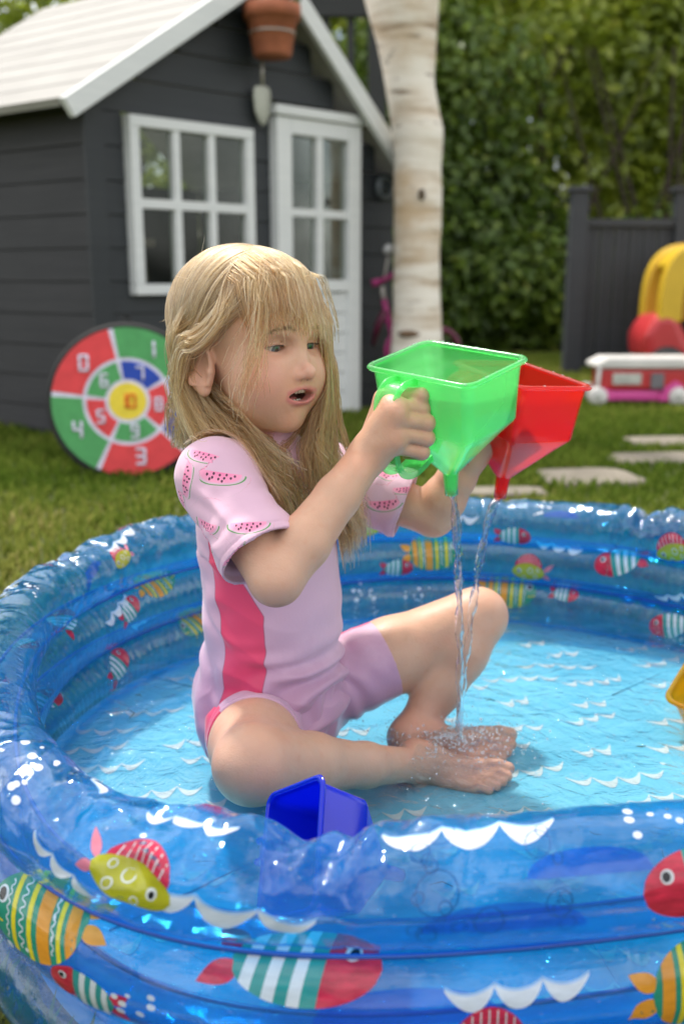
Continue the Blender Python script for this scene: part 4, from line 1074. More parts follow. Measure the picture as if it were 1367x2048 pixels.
if wo.data.polygons[len(wo.data.polygons) // 2].normal.z < 0: wo.data.flip_normals()
# blades of grass and bits floating
mb = MB()
for _ in range(26):
    r, a = .47 * math.sqrt(gk.random()), gk.random() * 6.283; x, y = PC[0] + r * math.cos(a), PC[1] + r * math.sin(a); q = gk.random() * 6.283; l = .004 + .014 * gk.random() ** 2
    mb.tube([(x, y, ZW + .0015), (x + l * math.cos(q), y + l * math.sin(q), ZW + .002), (x + 1.8 * l * math.cos(q + .5), y + 1.8 * l * math.sin(q + .5), ZW + .0015)], [.0006, .0008, .0003], 4)
mb.build('grass_clippings', flat('wet_clippings', (.035, .05, .015), .5), kind='stuff')

# ================================================================== FUNNEL TOYS
FA, FB, FH1, FH3 = .0652, .0501, .0626, .1514
def plastic(name, tint, body, fac=.55, rough=.16):
    """coloured see-through moulded plastic"""
    t = NT(name)
    tr = t.new('BsdfTransparent', Color=tint)
    d = t.new('BsdfDiffuse', Color=body); tl = t.new('BsdfTranslucent', Color=body)
    a = t.new('MixShader', Fac=.6); t.l.new(d.outputs[0], a.inputs[1]); t.l.new(tl.outputs[0], a.inputs[2])
    b = t.new('MixShader', Fac=fac); t.l.new(tr.outputs[0], b.inputs[1]); t.l.new(a.outputs[0], b.inputs[2])
    bm = t.bump(t.noise(38, 4, .6), .12, .004)
    g = t.new('BsdfGlossy', Color=(1, 1, 1), Roughness=rough); t.l.new(bm, g.inputs['Normal'])
    geo = t.new('NewGeometry')
    fr = t.new('Fresnel', IOR=t.math('ADD', 1.45, t.math('MULTIPLY', geo.outputs['Backfacing'], 1 / 1.45 - 1.45)))
    e = t.new('MixShader'); t.l.new(t.math('MULTIPLY', fr.outputs[0], .9), e.inputs[0]); t.l.new(b.outputs[0], e.inputs[1]); t.l.new(g.outputs[0], e.inputs[2])
    return t.done(e.outputs[0])
PL = dict(green=plastic('clear_green_plastic', (.62, .985, .68), (.26, .95, .38), .36), red=plastic('clear_red_plastic', (.98, .36, .28), (.88, .05, .035), .40),
          blue=plastic('clear_blue_plastic', (.06, .16, .90), (.014, .05, .80), .62), yellow=plastic('clear_yellow_plastic', (.97, .72, .12), (.80, .44, .02), .55))
def rot3(y, tx, ty):
    c, s = math.cos, math.sin
    Rz = np.array([[c(y), -s(y), 0], [s(y), c(y), 0], [0, 0, 1]]); Rx = np.array([[1, 0, 0], [0, c(tx), -s(tx)], [0, s(tx), c(tx)]]); Ry = np.array([[c(ty), 0, s(ty)], [0, 1, 0], [-s(ty), 0, c(ty)]])
    return Ry @ Rx @ Rz
def rrect(a, b, r, z, n=6):
    out = []
    for (sx, sy, q0) in ((1, 1, 0), (-1, 1, math.pi / 2), (-1, -1, math.pi), (1, -1, 1.5 * math.pi)):
        for k in range(n + 1):
            q = q0 + k * math.pi / 2 / n
            out.append((sx * (a - r) + r * math.cos(q), sy * (b - r) + r * math.sin(q), z))
    return np.array(out)
def loft_rings(rings, cap0=False, cap1=False):
    n = len(rings[0]); V_ = np.concatenate(rings); F_ = [(i * n + k, i * n + (k + 1) % n, (i + 1) * n + (k + 1) % n, (i + 1) * n + k) for i in range(len(rings) - 1) for k in range(n)]
    if cap0: F_.append(tuple(range(n - 1, -1, -1)))
    if cap1: F_.append(tuple(range((len(rings) - 1) * n, len(rings) * n)))
    return V_, F_
def circ(r, z, n=28):
    base = rrect(1, 1, .99, z); q = np.arctan2(base[:, 1], base[:, 0])
    return np.stack([r * np.cos(q), r * np.sin(q), np.full(len(q), z)], 1)
def lerp_ring(A_, B_, q): return A_ * (1 - q) + B_ * q
WATER_T = None
def funnel(col, M, c, label, water=0.0):
    """open rectangular cup with a rolled rim, sloping floor, round spout and a hoop handle"""
    m = PL[col]; c = np.asarray(c, float)
    root = empty('toy_funnel', c, label=label, cat='toy funnel', group='clear plastic funnel toys')
    W = lambda P: c + np.asarray(P) @ M.T
    k = .92; th = .0017
    sq = rrect(FA * k, FB * k, .010, -FH1); cone = [lerp_ring(sq, circ(.0085, -FH3 + .026), q) for q in (.03, .25, .5, .75, .93)]
    for i, q in enumerate((.03, .25, .5, .75, .93)): cone[i][:, 2] = -FH1 - (FH3 - .026 - FH1) * q - .001 * (q < .1)
    outer = [rrect(FA, FB, .012, .0), rrect(FA * .985, FB * .985, .012, -.010), rrect(FA * .95, FB * .95, .011, -.036), sq] + cone + [circ(.0085, -FH3 + .026)]
    cen = lambda R_, d: R_ * np.array([1 - d / FA * 1.0, 1 - d / FB, 1]) + np.array([0, 0, 0])
    inner = []
    for R_ in outer[::-1]:
        ctr = np.array([0, 0, R_[:, 2].mean()]); v = R_ - ctr; l = np.hypot(v[:, 0], v[:, 1])[:, None]; inner.append(ctr + v * (1 - th / l) + np.array([0, 0, .0006]))
    V_, F_ = loft_rings(outer + inner)
    cup = np_mesh('cup', W(V_), F_, m, root)
    ed = cup.modifiers.new('edges', 'EDGE_SPLIT'); ed.split_angle = .75
    # spout
    sp = [circ(.0088, -FH3 + .027), circ(.0080, -FH3 + .012), circ(.0076, -FH3), circ(.0058, -FH3), circ(.0062, -FH3 + .02), circ(.0066, -FH3 + .027)]
    V_, F_ = loft_rings(sp); np_mesh('spout', W(V_), F_, m, root)
    # rolled rim
    rim = []
    for q in np.linspace(0, 2 * math.pi, 9)[:-1]:
        d = .0034 * math.cos(q); rim.append(rrect(FA + .0022 + d, FB + .0022 + d, .013 + d * .5, .0005 + .0030 * math.sin(q)))
    V_, F_ = loft_rings(rim + [rim[0]]); np_mesh('rim', W(V_), F_, m, root)
    # hoop handle: a wide strap with two side ribs on the -y face
    path = [(-FB * .99, -.008), (-FB - .020, -.006), (-FB - .034, -.018), (-FB - .037, -.045), (-FB - .036, -.075), (-FB - .028, -.096), (-FB - .008, -.102), (-FB * .62, -.094)]
    pts_ = []
    for i in range(len(path) - 1):
        p0, p1, p2, p3 = (np.array(path[max(0, min(len(path) - 1, i + o))]) for o in (-1, 0, 1, 2))
        for q in np.linspace(0, 1, 6, endpoint=False): pts_.append(.5 * ((2 * p1) + (p2 - p0) * q + (2 * p0 - 5 * p1 + 4 * p2 - p3) * q * q + (3 * p1 - p0 - 3 * p2 + p3) * q ** 3))
    pts_.append(np.array(path[-1])); pts_ = np.array(pts_)
    tg = np.gradient(pts_, axis=0); nn = np.stack([-tg[:, 1], tg[:, 0]], 1); nn /= np.linalg.norm(nn, axis=1)[:, None]
    hw = .0125; sec = [(-hw, .0012), (-hw, -.006), (-hw + .002, -.006), (-hw + .002, -.0012), (hw - .002, -.0012), (hw - .002, -.006), (hw, -.006), (hw, .0012)]
    rings = [np.array([(x - .012, p[0] + n_[0] * o, p[1] + n_[1] * o) for (x, o) in sec]) for p, n_ in zip(pts_, nn)]
    V_, F_ = loft_rings(rings, True, True); np_mesh('handle', W(V_), F_, m, root, smooth=False)
    return root, W
MG = rot3(-.7558, .2189, -.0828); CG = V(892.2, 727.0, 1.06)
green_f, WG = funnel('green', MG, CG, 'bright green see-through funnel toy held up in front by its handle')
MR = rot3(-1.0675, .1026, .1139); CR = V(1040.8, 750.9, 1.18)
red_f, WR = funnel('red', MR, CR, 'red see-through funnel toy pouring water behind the green one')
# blue one tipped over behind the near rim: its rim corner points up
def aim_corner(px, py, Y, local, M):
    return V(px, py, Y) - M @ np.asarray(local)
_cw = lambda v: _R * v[0] + _U * v[1] - _F * v[2]
_n = nrm(_cw((-.80, .36, .48))); _e2 = nrm(_cw((0, -.86, .51))); _e2 = nrm(_e2 - _n * (_e2 @ _n)); _e1 = np.cross(_e2, _n)
if _e1 @ _cw((-.77, -.4, -.4)) < 0: _e1 = -_e1
MBl = np.stack([_e2, -_e1, _n], 1) if np.cross(_e1, _e2) @ _n > 0 else np.stack([_e1, -_e2, _n], 1)
MBl = MBl * .80
blue_f, WB = funnel('blue', MBl, aim_corner(645, 1556, .775, (-FA, FB, 0), MBl), 'dark blue funnel toy tipped over behind the near rim of the pool')
MY = rot3(2.2, .55, -.45)
yel_f, WY = funnel('yellow', MY, V(1462, 1376, 1.22), 'amber yellow funnel toy floating at the edge of the photo')
# water held in the two funnels
t = NT('held_water')
tr = t.new('BsdfTransparent', Color=(.93, .97, .95)); gl = t.new('BsdfGlossy', Color=(1, 1, 1), Roughness=.03); fr = t.new('Fresnel', IOR=1.33)
bm = t.bump(t.noise(60, 3), .4, .003); t.l.new(bm, gl.inputs['Normal'])
a = t.new('MixShader'); t.l.new(t.math('MULTIPLY', fr.outputs[0], 1.0, clamp=True), a.inputs[0]); t.l.new(tr.outputs[0], a.inputs[1]); t.l.new(gl.outputs[0], a.inputs[2])
M_HELD = t.done(a.outputs[0])
def held(W, M, level, parent, name, label):
    """level surface cut across the cup"""
    q = rrect(FA * .93, FB * .93, .009, 0, 8); c0 = W([[0, 0, -level]])[0]
    ax = M[:, 2]; out = []
    for p in q:
        P0 = W([[p[0], p[1], 0]])[0]; s = (P0[2] - c0[2]) / ax[2]; P1 = P0 - ax * s
        out.append(P1)
    out = np.array(out); ctr = out.mean(0); n = len(out); rings = [ctr + (out - ctr) * s for s in (1, .8, .55, .3, .08)]
    V_ = np.concatenate(rings); V_[:, 2] += .0012 * vnoise(V_, 60, 3) + .001 * vnoise(V_, 120, 5)
    F_ = [(i * n + k, i * n + (k + 1) % n, (i + 1) * n + (k + 1) % n, (i + 1) * n + k) for i in range(4) for k in range(n)] + [tuple(range(4 * n, 5 * n))]
    o = np_mesh(name, V_, F_, M_HELD, None, label=label, cat='water')
    if o.data.polygons[0].normal.z < 0: o.data.flip_normals()
held(WG, MG, .034, green_f, 'funnel_water', 'clear water half filling the green funnel')
held(WR, MR, .026, red_f, 'funnel_water', 'clear water filling the red funnel')

# ------------------------------------------------------------------ falling water
t = NT('running_water')
gls = t.new('BsdfGlass', Color=(.97, .99, 1), Roughness=.0, IOR=1.30)
trw = t.new('BsdfTransparent', Color=(.88, .94, 1))
a = t.new('MixShader', Fac=.6); t.l.new(trw.outputs[0], a.inputs[1]); t.l.new(gls.outputs[0], a.inputs[2])
M_RUN = t.done(a.outputs[0])
def stream(p0, p1, label, seed, r0=.0044, r1=.0032):
    p0, p1 = np.asarray(p0), np.asarray(p1); m, n = 150, 14; q = np.linspace(0, 1, m)
    hs = np.sqrt(q)                                    # constant sideways speed, growing fall speed
    C_ = np.stack([p0[0] + (p1[0] - p0[0]) * hs, p0[1] + (p1[1] - p0[1]) * hs, p0[2] + (p1[2] - p0[2]) * q], 1)
    C_[:, 0] += .0012 * np.sin(q * 31 + seed) * q; C_[:, 1] += .0012 * np.cos(q * 27 + seed) * q
    a = np.linspace(0, 2 * math.pi, n, endpoint=False)
    R_ = (r0 + (r1 - r0) * q) * (1 + 0.12 * np.sin(q * 95 + seed) * q ** .6 + .06 * np.sin(q * 210 + seed))
    tw = q * 16 + seed
    el = 1 + .35 * np.cos(2 * (a[None, :] - tw[:, None])) + .12 * np.cos(5 * a[None, :] + tw[:, None] * 2)
    RR = R_[:, None] * el
    P = np.stack([C_[:, 0][:, None] + RR * np.cos(a), C_[:, 1][:, None] + RR * np.sin(a), np.repeat(C_[:, 2][:, None], n, 1)], -1).reshape(-1, 3)
    return np_mesh('water_stream', P, grid_faces(m, n, False, True)[:, ::-1], M_RUN, None, label=label, cat='water stream', group='water streams from the funnels')
NG = WG([[0, 0, -FH3 - .001]])[0]; NR_ = WR([[0, 0, -FH3 - .001]])[0]
stream(NG, G(920, 1482, ZW - .002), 'twisting stream of water falling from the green funnel spout', 1.0)
stream(NR_, G(914, 1462, ZW - .002), 'slanting stream of water falling from the red funnel spout', 2.3)
# splash: foam, bubbles and drops where the streams land
gs = np.random.default_rng(3); mb = MB()
def hemi(c, r, squash=.6):
    mb.ball(c, (r, r, r * squash), 4)
for _ in range(1300):
    d = abs(gs.normal(0, .040)); q = gs.random() * 6.283
    x, y = LAND[0] - .012 + d * 1.45 * math.cos(q), LAND[1] + .010 + d * 1.25 * math.sin(q); r = .0005 + .0013 * gs.random() ** 3
    hemi((x, y, ZW + r * .3), r, .8)
for _ in range(60):
    d = .012 + .05 * gs.random(); q = gs.random() * 6.283; h = .03 * gs.random() ** 1.5 * math.exp(-d / .05)
    hemi((LAND[0] + d * math.cos(q), LAND[1] + d * math.sin(q), ZW + .004 + h), .0008 + .0012 * gs.random(), 1)
t = NT('foam')
g = t.new('BsdfGlossy', Color=(1, 1, 1), Roughness=.03); tr = t.new('BsdfTransparent', Color=(.985, .99, 1)); dfw = t.new('BsdfDiffuse', Color=(.85, .88, .9))
lw = t.new('LayerWeight', Blend=.35); a = t.new('MixShader'); t.l.new(t.math('MULTIPLY', lw.outputs['Fresnel'], .35), a.inputs[0]); t.l.new(tr.outputs[0], a.inputs[1]); t.l.new(g.outputs[0], a.inputs[2]); b = t.new('MixShader', Fac=.24); t.l.new(a.outputs[0], b.inputs[1]); t.l.new(dfw.outputs[0], b.inputs[2])
M_FOAM = t.done(b.outputs[0])
mb.build('splash_foam', M_FOAM, None, smooth=True, kind='stuff')
mb = MB()
bc = G(697, 1552, ZW); mb.ball(bc, (.0065, .0065, .005), 8)
for _ in range(70):
    r, a_ = .46 * math.sqrt(gs.random()), gs.random() * 6.283; q = .0008 + .0022 * gs.random() ** 3
    mb.ball((PC[0] + r * math.cos(a_), PC[1] + r * math.sin(a_), ZW + .001), (q, q, q * .7), 4)
mb.build('surface_bubbles', M_FOAM, None, smooth=True, kind='stuff')
# drops clinging to the green funnel's rim and the red one
mb = MB()
for (W, sd_) in ((WG, 1), (WR, 2)):
    g_ = np.random.default_rng(sd_)
    for _ in range(34):
        s = g_.integers(0, 4); u = g_.random() * 2 - 1
        p = [(FA + .003, FB * u, .003), (-FA - .003, FB * u, .003), (FA * u, FB + .003, .003), (FA * u, -FB - .003, .003)][s]
        r = .0006 + .0014 * g_.random() ** 2; mb.ball(W([p])[0], (r, r, r * .8), 4)
mb.build('water_drops', M_FOAM, None, smooth=True, kind='stuff')

# ================================================================== THE CHILD
# ---- distance-field modelling: the body is one smooth surface
BIG = 1e3
def smin(a, b, k):
    h = np.clip(.5 + .5 * (b - a) / k, 0, 1); return b + (a - b) * h - k * h * (1 - h)
def smax(a, b, k): return -smin(-a, -b, k)
def s_ell(P, c, r, M=None):
    q = P - np.asarray(c)
    if M is not None: q = q @ M
    r = np.asarray(r); q = q / r; k0 = np.linalg.norm(q, axis=1); k1 = np.linalg.norm(q / r, axis=1)
    return k0 * (k0 - 1) / np.maximum(k1, 1e-9)
def s_ball(P, c, r): return np.linalg.norm(P - np.asarray(c), axis=1) - r
def s_cone(P, a, b, ra, rb):
    a, b = np.asarray(a, float), np.asarray(b, float); ab = b - a; q = P - a
    t_ = np.clip(q @ ab / (ab @ ab), 0, 1); return np.linalg.norm(q - t_[:, None] * ab, axis=1) - (ra + (rb - ra) * t_)
def s_limb(P, pts_, rs_, k=.006):
    d = None
    for i in range(len(pts_) - 1):
        e = s_cone(P, pts_[i], pts_[i + 1], rs_[i], rs_[i + 1]); d = e if d is None else smin(d, e, k)
    return d
def boxed(P, lo, hi, fn, m=.03):
    """evaluate fn only near its own bounds"""
    lo, hi = np.asarray(lo) - m, np.asarray(hi) + m
    d = np.full(len(P), BIG); k = np.all((P > lo) & (P < hi), axis=1)
    if k.any(): d[k] = fn(P[k])
    return d
def mesh_sdf(fn, lo, hi, h, nb=8):
    """surface nets on the blocks that the surface crosses"""
    lo = np.asarray(lo, float); H = h * nb
    n = np.ceil((np.asarray(hi) - lo) / H).astype(int) + 1
    I = np.stack(np.meshgrid(*[np.arange(q) for q in n], indexing='ij'), -1).reshape(-1, 3)
    cen = lo + (I + .5) * H
    d = np.concatenate([fn(c) for c in np.array_split(cen, max(1, len(cen) // 60000))])
    I = I[np.abs(d) < H * 1.05]
    off = np.stack(np.meshgrid(*[np.arange(nb + 1)] * 3, indexing='ij'), -1).reshape(-1, 3)
    N = n * nb + 2
    def gid(ijk): return (ijk[..., 0] * N[1] + ijk[..., 1]) * N[2] + ijk[..., 2]
    cid, cpos, edges = [], [], []
    CH = 160
    corners = np.array([(x, y, z) for x in (0, 1) for y in (0, 1) for z in (0, 1)])
    ED = [(a, b) for a in range(8) for b in range(a + 1, 8) if np.abs(corners[a] - corners[b]).sum() == 1]
    for s in range(0, len(I), CH):
        B = I[s:s + CH]; g = B[:, None, :] * nb + off[None]
        D = fn((lo + g.reshape(-1, 3) * h)).reshape(len(B), nb + 1, nb + 1, nb + 1)
        S = D < 0
        C8 = np.stack([D[:, x:nb + x, y:nb + y, z:nb + z] for (x, y, z) in corners], -1)
        s8 = (C8 < 0).sum(-1); act = (s8 > 0) & (s8 < 8)
        b, i, j, k = np.nonzero(act)
        if len(b) == 0: continue
        v8 = C8[b, i, j, k]; acc = np.zeros((len(b), 3)); cnt = np.zeros(len(b))
        for (p, q) in ED:
            x = (v8[:, p] < 0) != (v8[:, q] < 0); w = np.where(x, v8[:, p] / np.where(x, v8[:, p] - v8[:, q], 1), 0)[:, None]
            acc += np.where(x[:, None], corners[p] + w * (corners[q] - corners[p]), 0); cnt += x
        base = B[b] * nb + np.stack([i, j, k], 1)
        cid.append(gid(base)); cpos.append(lo + (base + acc / cnt[:, None]) * h)
        for ax in range(3):
            sl0 = [slice(None)] + [slice(0, nb)] * 3; sl1 = list(sl0); sl1[ax + 1] = slice(1, nb + 1)
            a0, a1 = S[tuple(sl0)], S[tuple(sl1)]
            b_, i_, j_, k_ = np.nonzero(a0 != a1)
            edges.append((ax, B[b_] * nb + np.stack([i_, j_, k_], 1), a0[b_, i_, j_, k_]))
    cid = np.concatenate(cid); cpos = np.concatenate(cpos); order = np.argsort(cid); cid, cpos = cid[order], cpos[order]
    cid, first = np.unique(cid, return_index=True); cpos = cpos[first]
    F_ = []
    for ax, g, ins in edges:
        u, v = [(1, 2), (2, 0), (0, 1)][ax]
        eu = np.zeros(3, int); eu[u] = 1; ev = np.zeros(3, int); ev[v] = 1
        q = np.stack([gid(g), gid(g - eu), gid(g - eu - ev), gid(g - ev)], 1)
        ix = np.searchsorted(cid, q); ix = np.minimum(ix, len(cid) - 1); ok = (cid[ix] == q).all(1)
        ix, ins_ = ix[ok], ins[ok]; ix[~ins_] = ix[~ins_][:, ::-1]; F_.append(ix)
    return cpos, np.concatenate(F_).astype(np.int32)

# ---- skeleton (metres, in the garden's own frame)
TYW = math.radians(27)
TF, TL = np.array([math.cos(TYW), -math.sin(TYW), 0]), np.array([math.sin(TYW), math.cos(TYW), 0])
AX = np.array([V(540, 1280, 1.13)[0], 1.13, 0.0])
SH_N, EL_N, WR_N = V(427, 948, 1.035), V(552, 1158, .950), V(738, 908, 1.025)
SH_F, EL_F, WR_F = V(640, 945, 1.235), V(866, 1030, 1.205), V(940, 912, 1.185)
HIP_N, HIP_F = AX + TL * -.052 + TF * .010 + np.array([0, 0, .088]), AX + TL * .052 + TF * .012 + np.array([0, 0, .092])
KN_N, AN_N = V(508, 1530, .915), G(828, 1530, .032)
KN_F, AN_F = V(952, 1236, 1.25), G(836, 1448, .050)
# head frame
HYW, HPT = math.radians(41), math.radians(-2)
hf_ = np.array([math.cos(HYW) * math.cos(HPT), -math.sin(HYW) * math.cos(HPT), -math.sin(HPT)])
hl_ = np.array([math.sin(HYW), math.cos(HYW), 0]); hu_ = np.cross(hf_, hl_)
HMX = np.stack([hf_, hl_, hu_], 1)
HO = V(591, 689, 1.065) - HMX @ np.array([.0660, 0, 0])
def h2w(p): return HO + np.asarray(p) @ HMX.T
def w2h(P): return (P - HO) @ HMX
EYE = .0262; EYX = .0525
def head_sdf(Q, detail=True):
    d = s_ell(Q, (-.016, 0, .030), (.088, .0690, .076))
    d = smin(d, s_ell(Q, (.030, 0, .036), (.043, .050, .044)), .03)                # round forehead
    d = smin(d, s_ell(Q, (.022, 0, -.026), (.053, .052, .062)), .025)              # face
    d = smin(d, s_ell(Q, (.032, 0, -.064), (.031, .036, .026)), .02)               # jaw
    d = smin(d, s_ball(Q, (.0525, 0, -.0790), .0130), .016)                         # chin
    m = Q * np.array([1, 1, 1]); m = np.c_[Q[:, 0], np.abs(Q[:, 1]), Q[:, 2]]
    d = smin(d, s_ball(m, (.0425, .0305, -.0370), .0268), .024)                    # cheeks
    d = smin(d, s_ell(m, (.0580, .020, .0135), (.008, .016, .0055)), .016)         # brow
    if not detail: return d
    # eye sockets
    d = smax(d, -s_ell(m, (.0720, EYE + .001, -.001), (.0115, .0160, .0084)), .010)
    # eyeball lids: a shell round the eye, opened to an almond
    lid = s_ball(m, (EYX, EYE, -.0005), .0133)
    y_, z_ = m[:, 1] - EYE, Q[:, 2] + .0022
    w, h1, h2 = .0140, .0025, .0038
    r1, r2 = (w * w + h1 * h1) / (2 * h1), (w * w + h2 * h2) / (2 * h2)
    alm = np.maximum(np.hypot(y_, z_ - (h1 - r1)) - r1, np.hypot(y_, z_ + (h2 - r2)) - r2)
    alm = np.maximum(alm, EYX + .004 - Q[:, 0])
    d = smin(d, lid, .004)
    d = smax(d, -alm, .0012)
    # upper lid fold
    fold = np.abs(np.hypot(y_, z_ - (h1 - r1) - .0036) - r1) - .0003
    d = np.where((Q[:, 0] > .055) & (z_ > 0) & (np.abs(y_) < .012), smax(d, -(np.maximum(fold, np.abs(s_ball(m, (EYX, EYE, -.0005), .0133)) - .0009)), .0012), d)
    # nose
    nz = s_cone(Q, (.0640, 0, -.0010), (.0805, 0, -.0265), .0044, .0064)
    nz = smin(nz, s_ball(Q, (.0842, 0, -.0288), .0070), .006)
    nz = smin(nz, s_ell(m, (.0760, .0086, -.0318), (.0072, .0045, .0047)), .0055)
    d = smin(d, nz, .0065)
    d = smax(d, -s_ell(m, (.0812, .0046, -.0376), (.0046, .0023, .0024)), .0016)   # nostrils
    # muzzle, lips, open mouth
    d = smin(d, s_ell(Q, (.0560, 0, -.0500), (.0170, .0240, .0155)), .012)
    d = smax(d, -s_cone(Q, (.0775, 0, -.0385), (.0765, 0, -.0435), .0016, .0016), .003)   # philtrum
    ya = np.abs(Q[:, 1])
    zu, zl = -.0458 - 9 * ya ** 2, -.0608 + 14 * ya ** 2
    xl = .0722 - 13.0 * ya ** 2
    up = np.sqrt(((Q[:, 0] - xl - .0008) / 1.0) ** 2 + ((Q[:, 2] - zu) / 1.0) ** 2) - .0032 * np.clip(1 - (ya / .0240) ** 2, .05, 1) ** .5
    lw = np.sqrt(((Q[:, 0] - xl + .0005) / 1.0) ** 2 + ((Q[:, 2] - zl) / 1.0) ** 2) - .0044 * np.clip(1 - (ya / .0235) ** 2, .05, 1) ** .5
    lip = np.where(ya < .0240, np.minimum(up, lw), BIG)
    d = smin(d, lip * .9, .0035)
    op = np.maximum(np.abs(Q[:, 2] + .0530 + 1.0 * ya ** 2) - .0060 * np.clip(1 - (ya / .0190) ** 2, 0, 1) ** .8, np.maximum(.050 - Q[:, 0], ya - .0192))
    d = smax(d, -op, .0018)
    # crease under lower lip, corner dents
    d = smax(d, -s_ell(Q, (.0745, 0, -.0668), (.005, .012, .0026)), .006)
    # ears
    E = np.c_[Q[:, 0], np.abs(Q[:, 1]), Q[:, 2]] - np.array([-.006, .0655, -.022])
    a = -.30; ex = E[:, 0] * math.cos(a) + E[:, 1] * math.sin(a); ey = -E[:, 0] * math.sin(a) + E[:, 1] * math.cos(a)
    Eq = np.c_[ex + .004, ey, E[:, 2]]
    ear = s_ell(Eq, (0, 0, 0), (.0170, .0050, .0270))
    rim = np.abs(np.hypot(Eq[:, 0] / .0145, (Eq[:, 2] - .001) / .0250) - 1) * .016
    rimd = np.hypot(rim, Eq[:, 1] - .0035) - .0026
    ear = smin(ear, np.where(Eq[:, 2] > -.019, rimd, BIG), .003)
    ear = smax(ear, -s_ell(Eq, (.001, .0065, .001), (.0090, .0052, .0165)), .003)
    ear = smin(ear, s_ball(Eq, (.0125, .003, -.004), .0036), .004)
    ear = smin(ear, s_ell(Eq, (.004, .001, -.0225), (.0070, .0045, .0075)), .004)
    return smin(d, ear, .005)
NECK0, NECK1 = h2w((-.016, 0, -.050)), AX + np.array([0, 0, .408]) + TF * -.004
NZ = AX[2]
def torso_sdf(P, g=0.0):
    q = P - AX; L = np.c_[q @ TF, q @ TL, q[:, 2]]
    d = s_ell(L, (-.002, 0, .325), (.068 + g, .090 + g, .105 + g))
    d = smin(d, s_ell(L, (.004, 0, .205), (.076 + g, .082 + g, .115 + g)), .05)
    d = smin(d, s_ell(L, (-.002, 0, .090), (.083 + g, .096 + g, .076 + g)), .05)
    d = smin(d, s_cone(P, SH_N, SH_F, .030 + g, .030 + g), .045)
    return d
def arm_pts(S, E, W):
    m1 = S * .5 + E * .5; f1 = E * .72 + W * .28; f2 = E * .35 + W * .65
    return [S, m1, E, f1, f2, W]
ARM_R = [.0320, .0295, .0265, .0272, .0228, .0190]
def arm_sdf(P, S, E, W, g=0.0): return s_limb(P, arm_pts(S, E, W), [r + g for r in ARM_R], .007)
def leg_sdf(P, H_, K, A_, thick=1.0, cr=(.0385, .0320, .0240, .0195)):
    m1 = H_ * .5 + K * .5; c = K * .68 + A_ * .32 + nrm(np.cross(K - H_, A_ - K) * 0 + (H_ - K) + (A_ - K) * -.2) * .004; b = K * .35 + A_ * .65
    d = s_limb(P, [H_, m1, K * .92 + H_ * .08], [.050 * thick, .046 * thick, .041], .02)
    d = smin(d, s_limb(P, [K, c, b, A_], list(cr), .012), .010)
    return smin(d, s_ball(P, K + nrm(K - (H_ + A_) / 2) * .008, .0300), .018)
def basis(x, z):
    x = nrm(x); y = nrm(np.cross(z, x)); return np.stack([x, y, np.cross(x, y)], 1)
def foot_sdf(P, heel, toe, up, flip, sc=1.0):
    """heel-to-toe frame: x forward, z up"""
    M = basis(toe - heel, up); q = (P - heel) @ M / sc; q = np.c_[q[:, 0], q[:, 1] * flip, q[:, 2]]
    d = s_ball(q, (.006, 0, .004), .0215)
    d = smin(d, s_cone(q, (.010, 0, .016), (.085, .004, .000), .024, .0125), .015)
    d = smin(d, s_cone(q, (.02, -.006, -.004), (.100, -.018, -.006), .017, .0105), .012)
    d = smin(d, s_cone(q, (.03, .004, -.002), (.105, .018, -.004), .016, .0120), .012)
    for (y, x1, r) in ((.0215, .139, .0095), (.0075, .140, .0072), (-.0035, .135, .0066), (-.0135, .128, .0062), (-.0225, .119, .0058)):
        d = smin(d, s_limb(q, [(.102, y * .9, -.003), (x1 - .014, y, .001), (x1, y, -.003)], [r * 1.05, r * .9, r], .003), .0035)
    return d * sc
# near hand: fist round the green handle
YH = 1.02
def hv(px, py, dy=0.0): return V(px, py, YH + dy)
MCP = [hv(783, 812, -.010), hv(793, 838, -.014), hv(793, 866, -.012), hv(786, 893, -.006)]
PIP = [hv(842, 818, .006), hv(852, 846, .002), hv(852, 876, .003), hv(843, 904, .006)]
DIP = [hv(838, 822, .030), hv(848, 850, .028), hv(847, 880, .028), hv(838, 907, .027)]
TIP = [hv(812, 826, .038), hv(820, 853, .037), hv(820, 882, .037), hv(814, 908, .034)]
def hand_near(P):
    d = s_cone(P, WR_N, MCP[0] * .5 + MCP[1] * .5, .0185, .0145)
    d = smin(d, s_cone(P, WR_N, MCP[2] * .5 + MCP[3] * .5, .0180, .0130), .012)
    d = smin(d, s_cone(P, WR_N + (MCP[1] - WR_N) * .4 + np.array([0, .006, 0]), MCP[0] + np.array([0, .010, 0]), .0180, .0120), .012)
    f = None
    for k in range(4):
        r = [.0086, .0087, .0083, .0077][k]
        e = s_limb(P, [MCP[k], PIP[k], DIP[k], TIP[k]], [r * 1.02, r * .98, r * .86, r * .78], .003)
        e = smin(e, s_ball(P, PIP[k], r * 1.06), .003)
        f = e if f is None else smin(f, e, .0010)
    d = smin(d, f, .0045)
    th = s_limb(P, [WR_N + np.array([.004, .014, .012]), hv(770, 800, .024), hv(812, 795, .020), hv(843, 790, .004)], [.0150, .0120, .0098, .0082], .005)
    return smin(d, th, .005)
